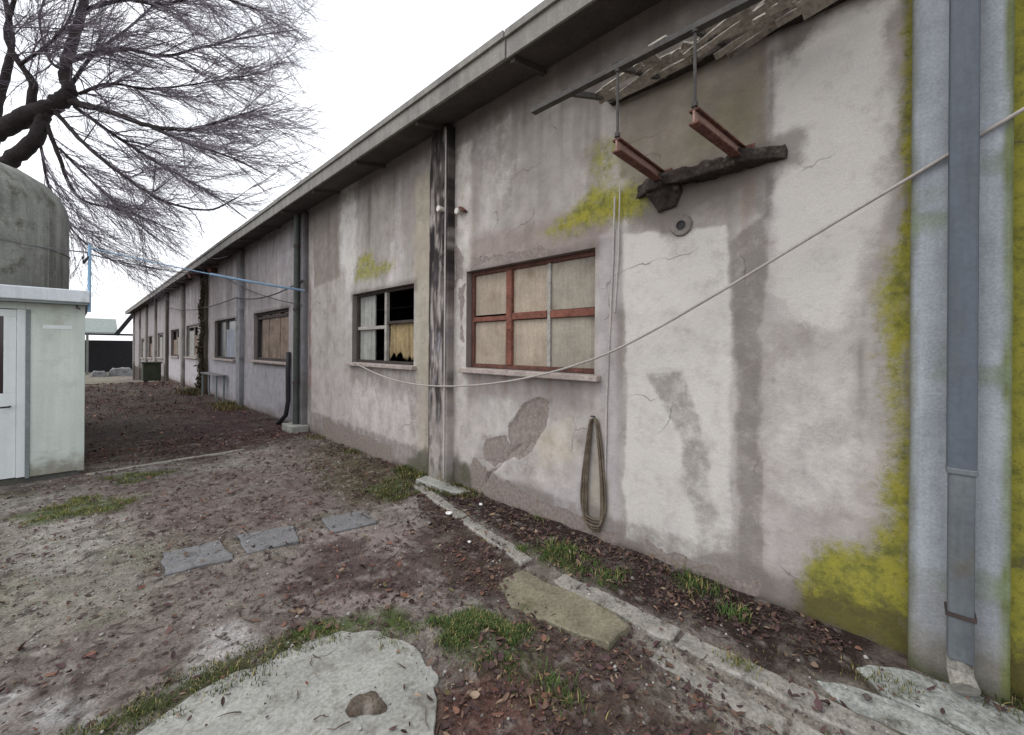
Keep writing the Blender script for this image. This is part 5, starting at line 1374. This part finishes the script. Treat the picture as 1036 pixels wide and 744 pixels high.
# grass and moss
gp_all = []
for key, num, hgt, colr in (('grassA', 6500, .030, (66, 94, 44)), ('grassB', 1500, .024, (84, 108, 48)), ('grassC', 2600, .03, (104, 114, 52)), ('grassD', 2600, .04, (74, 86, 46)),
                            ('grassE', 1300, .045, (76, 104, 46)), ('grassF', 900, .08, (70, 84, 40)), ('grassG', 900, .05, (58, 66, 30)), ('grassH', 700, .04, (100, 108, 50)), ('moss1', 2600, .022, (66, 82, 34)), ('olive', 1400, .03, (84, 88, 48))):
    P = np.array(GP[key]); lo, hi = P.min(0) - .08, P.max(0) + .08
    x = rng.uniform(lo[0], hi[0], num * 6); y = rng.uniform(lo[1], hi[1], num * 6)
    dn = pmask(x, y, GP[key], .10, .12, 5, len(key) * 7 + ord(key[-1])) * np.clip(.1 + 5 * (fbm(x, y, 9, 4, 81) + .06), 0, 1)
    k = np.nonzero(rng.random(len(x)) < dn)[0][:num]
    gp_all.append((x[k], y[k], np.full(len(k), hgt), np.tile(np.array(U_(*colr)), (len(k), 1))))
for (cx_, cy_, r_, num, hgt, colr) in [(2.62, 1.95, .12, 260, .06, (72, 100, 42)), (2.88, 1.02, .10, 260, .07, (62, 92, 40)), (2.72, .75, .06, 160, .06, (62, 100, 40)), (2.33, .62, .05, 120, .03, (110, 118, 50)), (1.55, 1.20, .10, 260, .05, (62, 92, 40)),
                                       (2.95, -.42, .10, 500, .05, (60, 72, 30)), (2.7, .10, .08, 160, .03, (96, 100, 52)), (2.92, 6.2, .12, 260, .06, (66, 78, 40)), (2.9, 7.6, .15, 300, .06, (76, 78, 40)), (2.7, 12.6, .25, 500, .12, (96, 84, 50)), (2.75, 13.3, .25, 500, .16, (84, 76, 44)),
                                       (2.7, 17.6, .35, 700, .22, (60, 52, 38)), (2.93, 3.62, .10, 1500, .05, (58, 58, 26)), (2.90, 4.42, .14, 1300, .05, (60, 68, 32)), (2.96, 3.78, .06, 700, .07, (56, 58, 26)), (1.2, 2.05, .06, 120, .03, (96, 116, 52)), (.62, 2.36, .1, 200, .03, (72, 84, 40)), (2.96, 2.5, .05, 60, .05, (80, 96, 48))]:
    x = rng.normal(cx_, r_ * .6, num); y = rng.normal(cy_, r_, num)
    gp_all.append((x.clip(-3, 3.0), y, np.full(num, hgt), np.tile(np.array(U_(*colr)), (num, 1))))
xs_ = rng.uniform(-1.2, 2.95, 30000); ys2 = rng.uniform(.2, 7.2, 30000)
kk_ = (rng.random(30000) < .9 * np.clip(4 * (fbm(xs_, ys2, 2.0, 4, 157) - .03), 0, 1)) & (sdpoly(xs_, ys2, GP['slab']) > .02)
kk_ &= ~((xs_ < .1) & (ys2 > 7.3))
gp_all.append((xs_[kk_], ys2[kk_], np.full(kk_.sum(), .018), np.tile(np.array(U_(88, 96, 56)), (kk_.sum(), 1))))
x = np.concatenate([a[0] for a in gp_all]); y = np.concatenate([a[1] for a in gp_all]); h = np.concatenate([a[2] for a in gp_all]); gc = np.vstack([a[3] for a in gp_all])
n = len(x); h = h * rng.uniform(.5, 1.4, n); a = rng.uniform(0, 6.28, n); lean = rng.uniform(.1, .9, n) * h
w = .0016 + .02 * h; ca, sa = np.cos(a), np.sin(a)
z = surf_z(x, y) - .004
gv = np.zeros((n, 5, 3))
for k, (t, ww) in enumerate(((0, 1), (0, -1), (.6, .8), (.6, -.8), (1, 0))):
    gv[:, k, 0] = x - sa * w * ww + ca * lean * t * t; gv[:, k, 1] = y + ca * w * ww + sa * lean * t * t; gv[:, k, 2] = z + h * t * (1 - .25 * t)
gf = (np.array([[0, 1, 3], [0, 3, 2], [2, 3, 4]])[None] + 5 * np.arange(n)[:, None, None]).reshape(-1, 3)
gc = (gc * .78 + np.array(U_(84, 84, 50)) * .22) * rng.uniform(.6, 1.3, n)[:, None]; dry = rng.random(n) < .20; gc[dry] = np.array(U_(150, 138, 90))
grass_m = surf("grass_blade", attr="albedo", rough=0.7, var=0.1, vscale=8, speck=0.0, bump=0.0, spec=0.3)
o = np_mesh("grass", gv.reshape(-1, 3), gf, grass_m, attr=np.repeat(gc, 5, 0)); tag(o, kind="stuff")
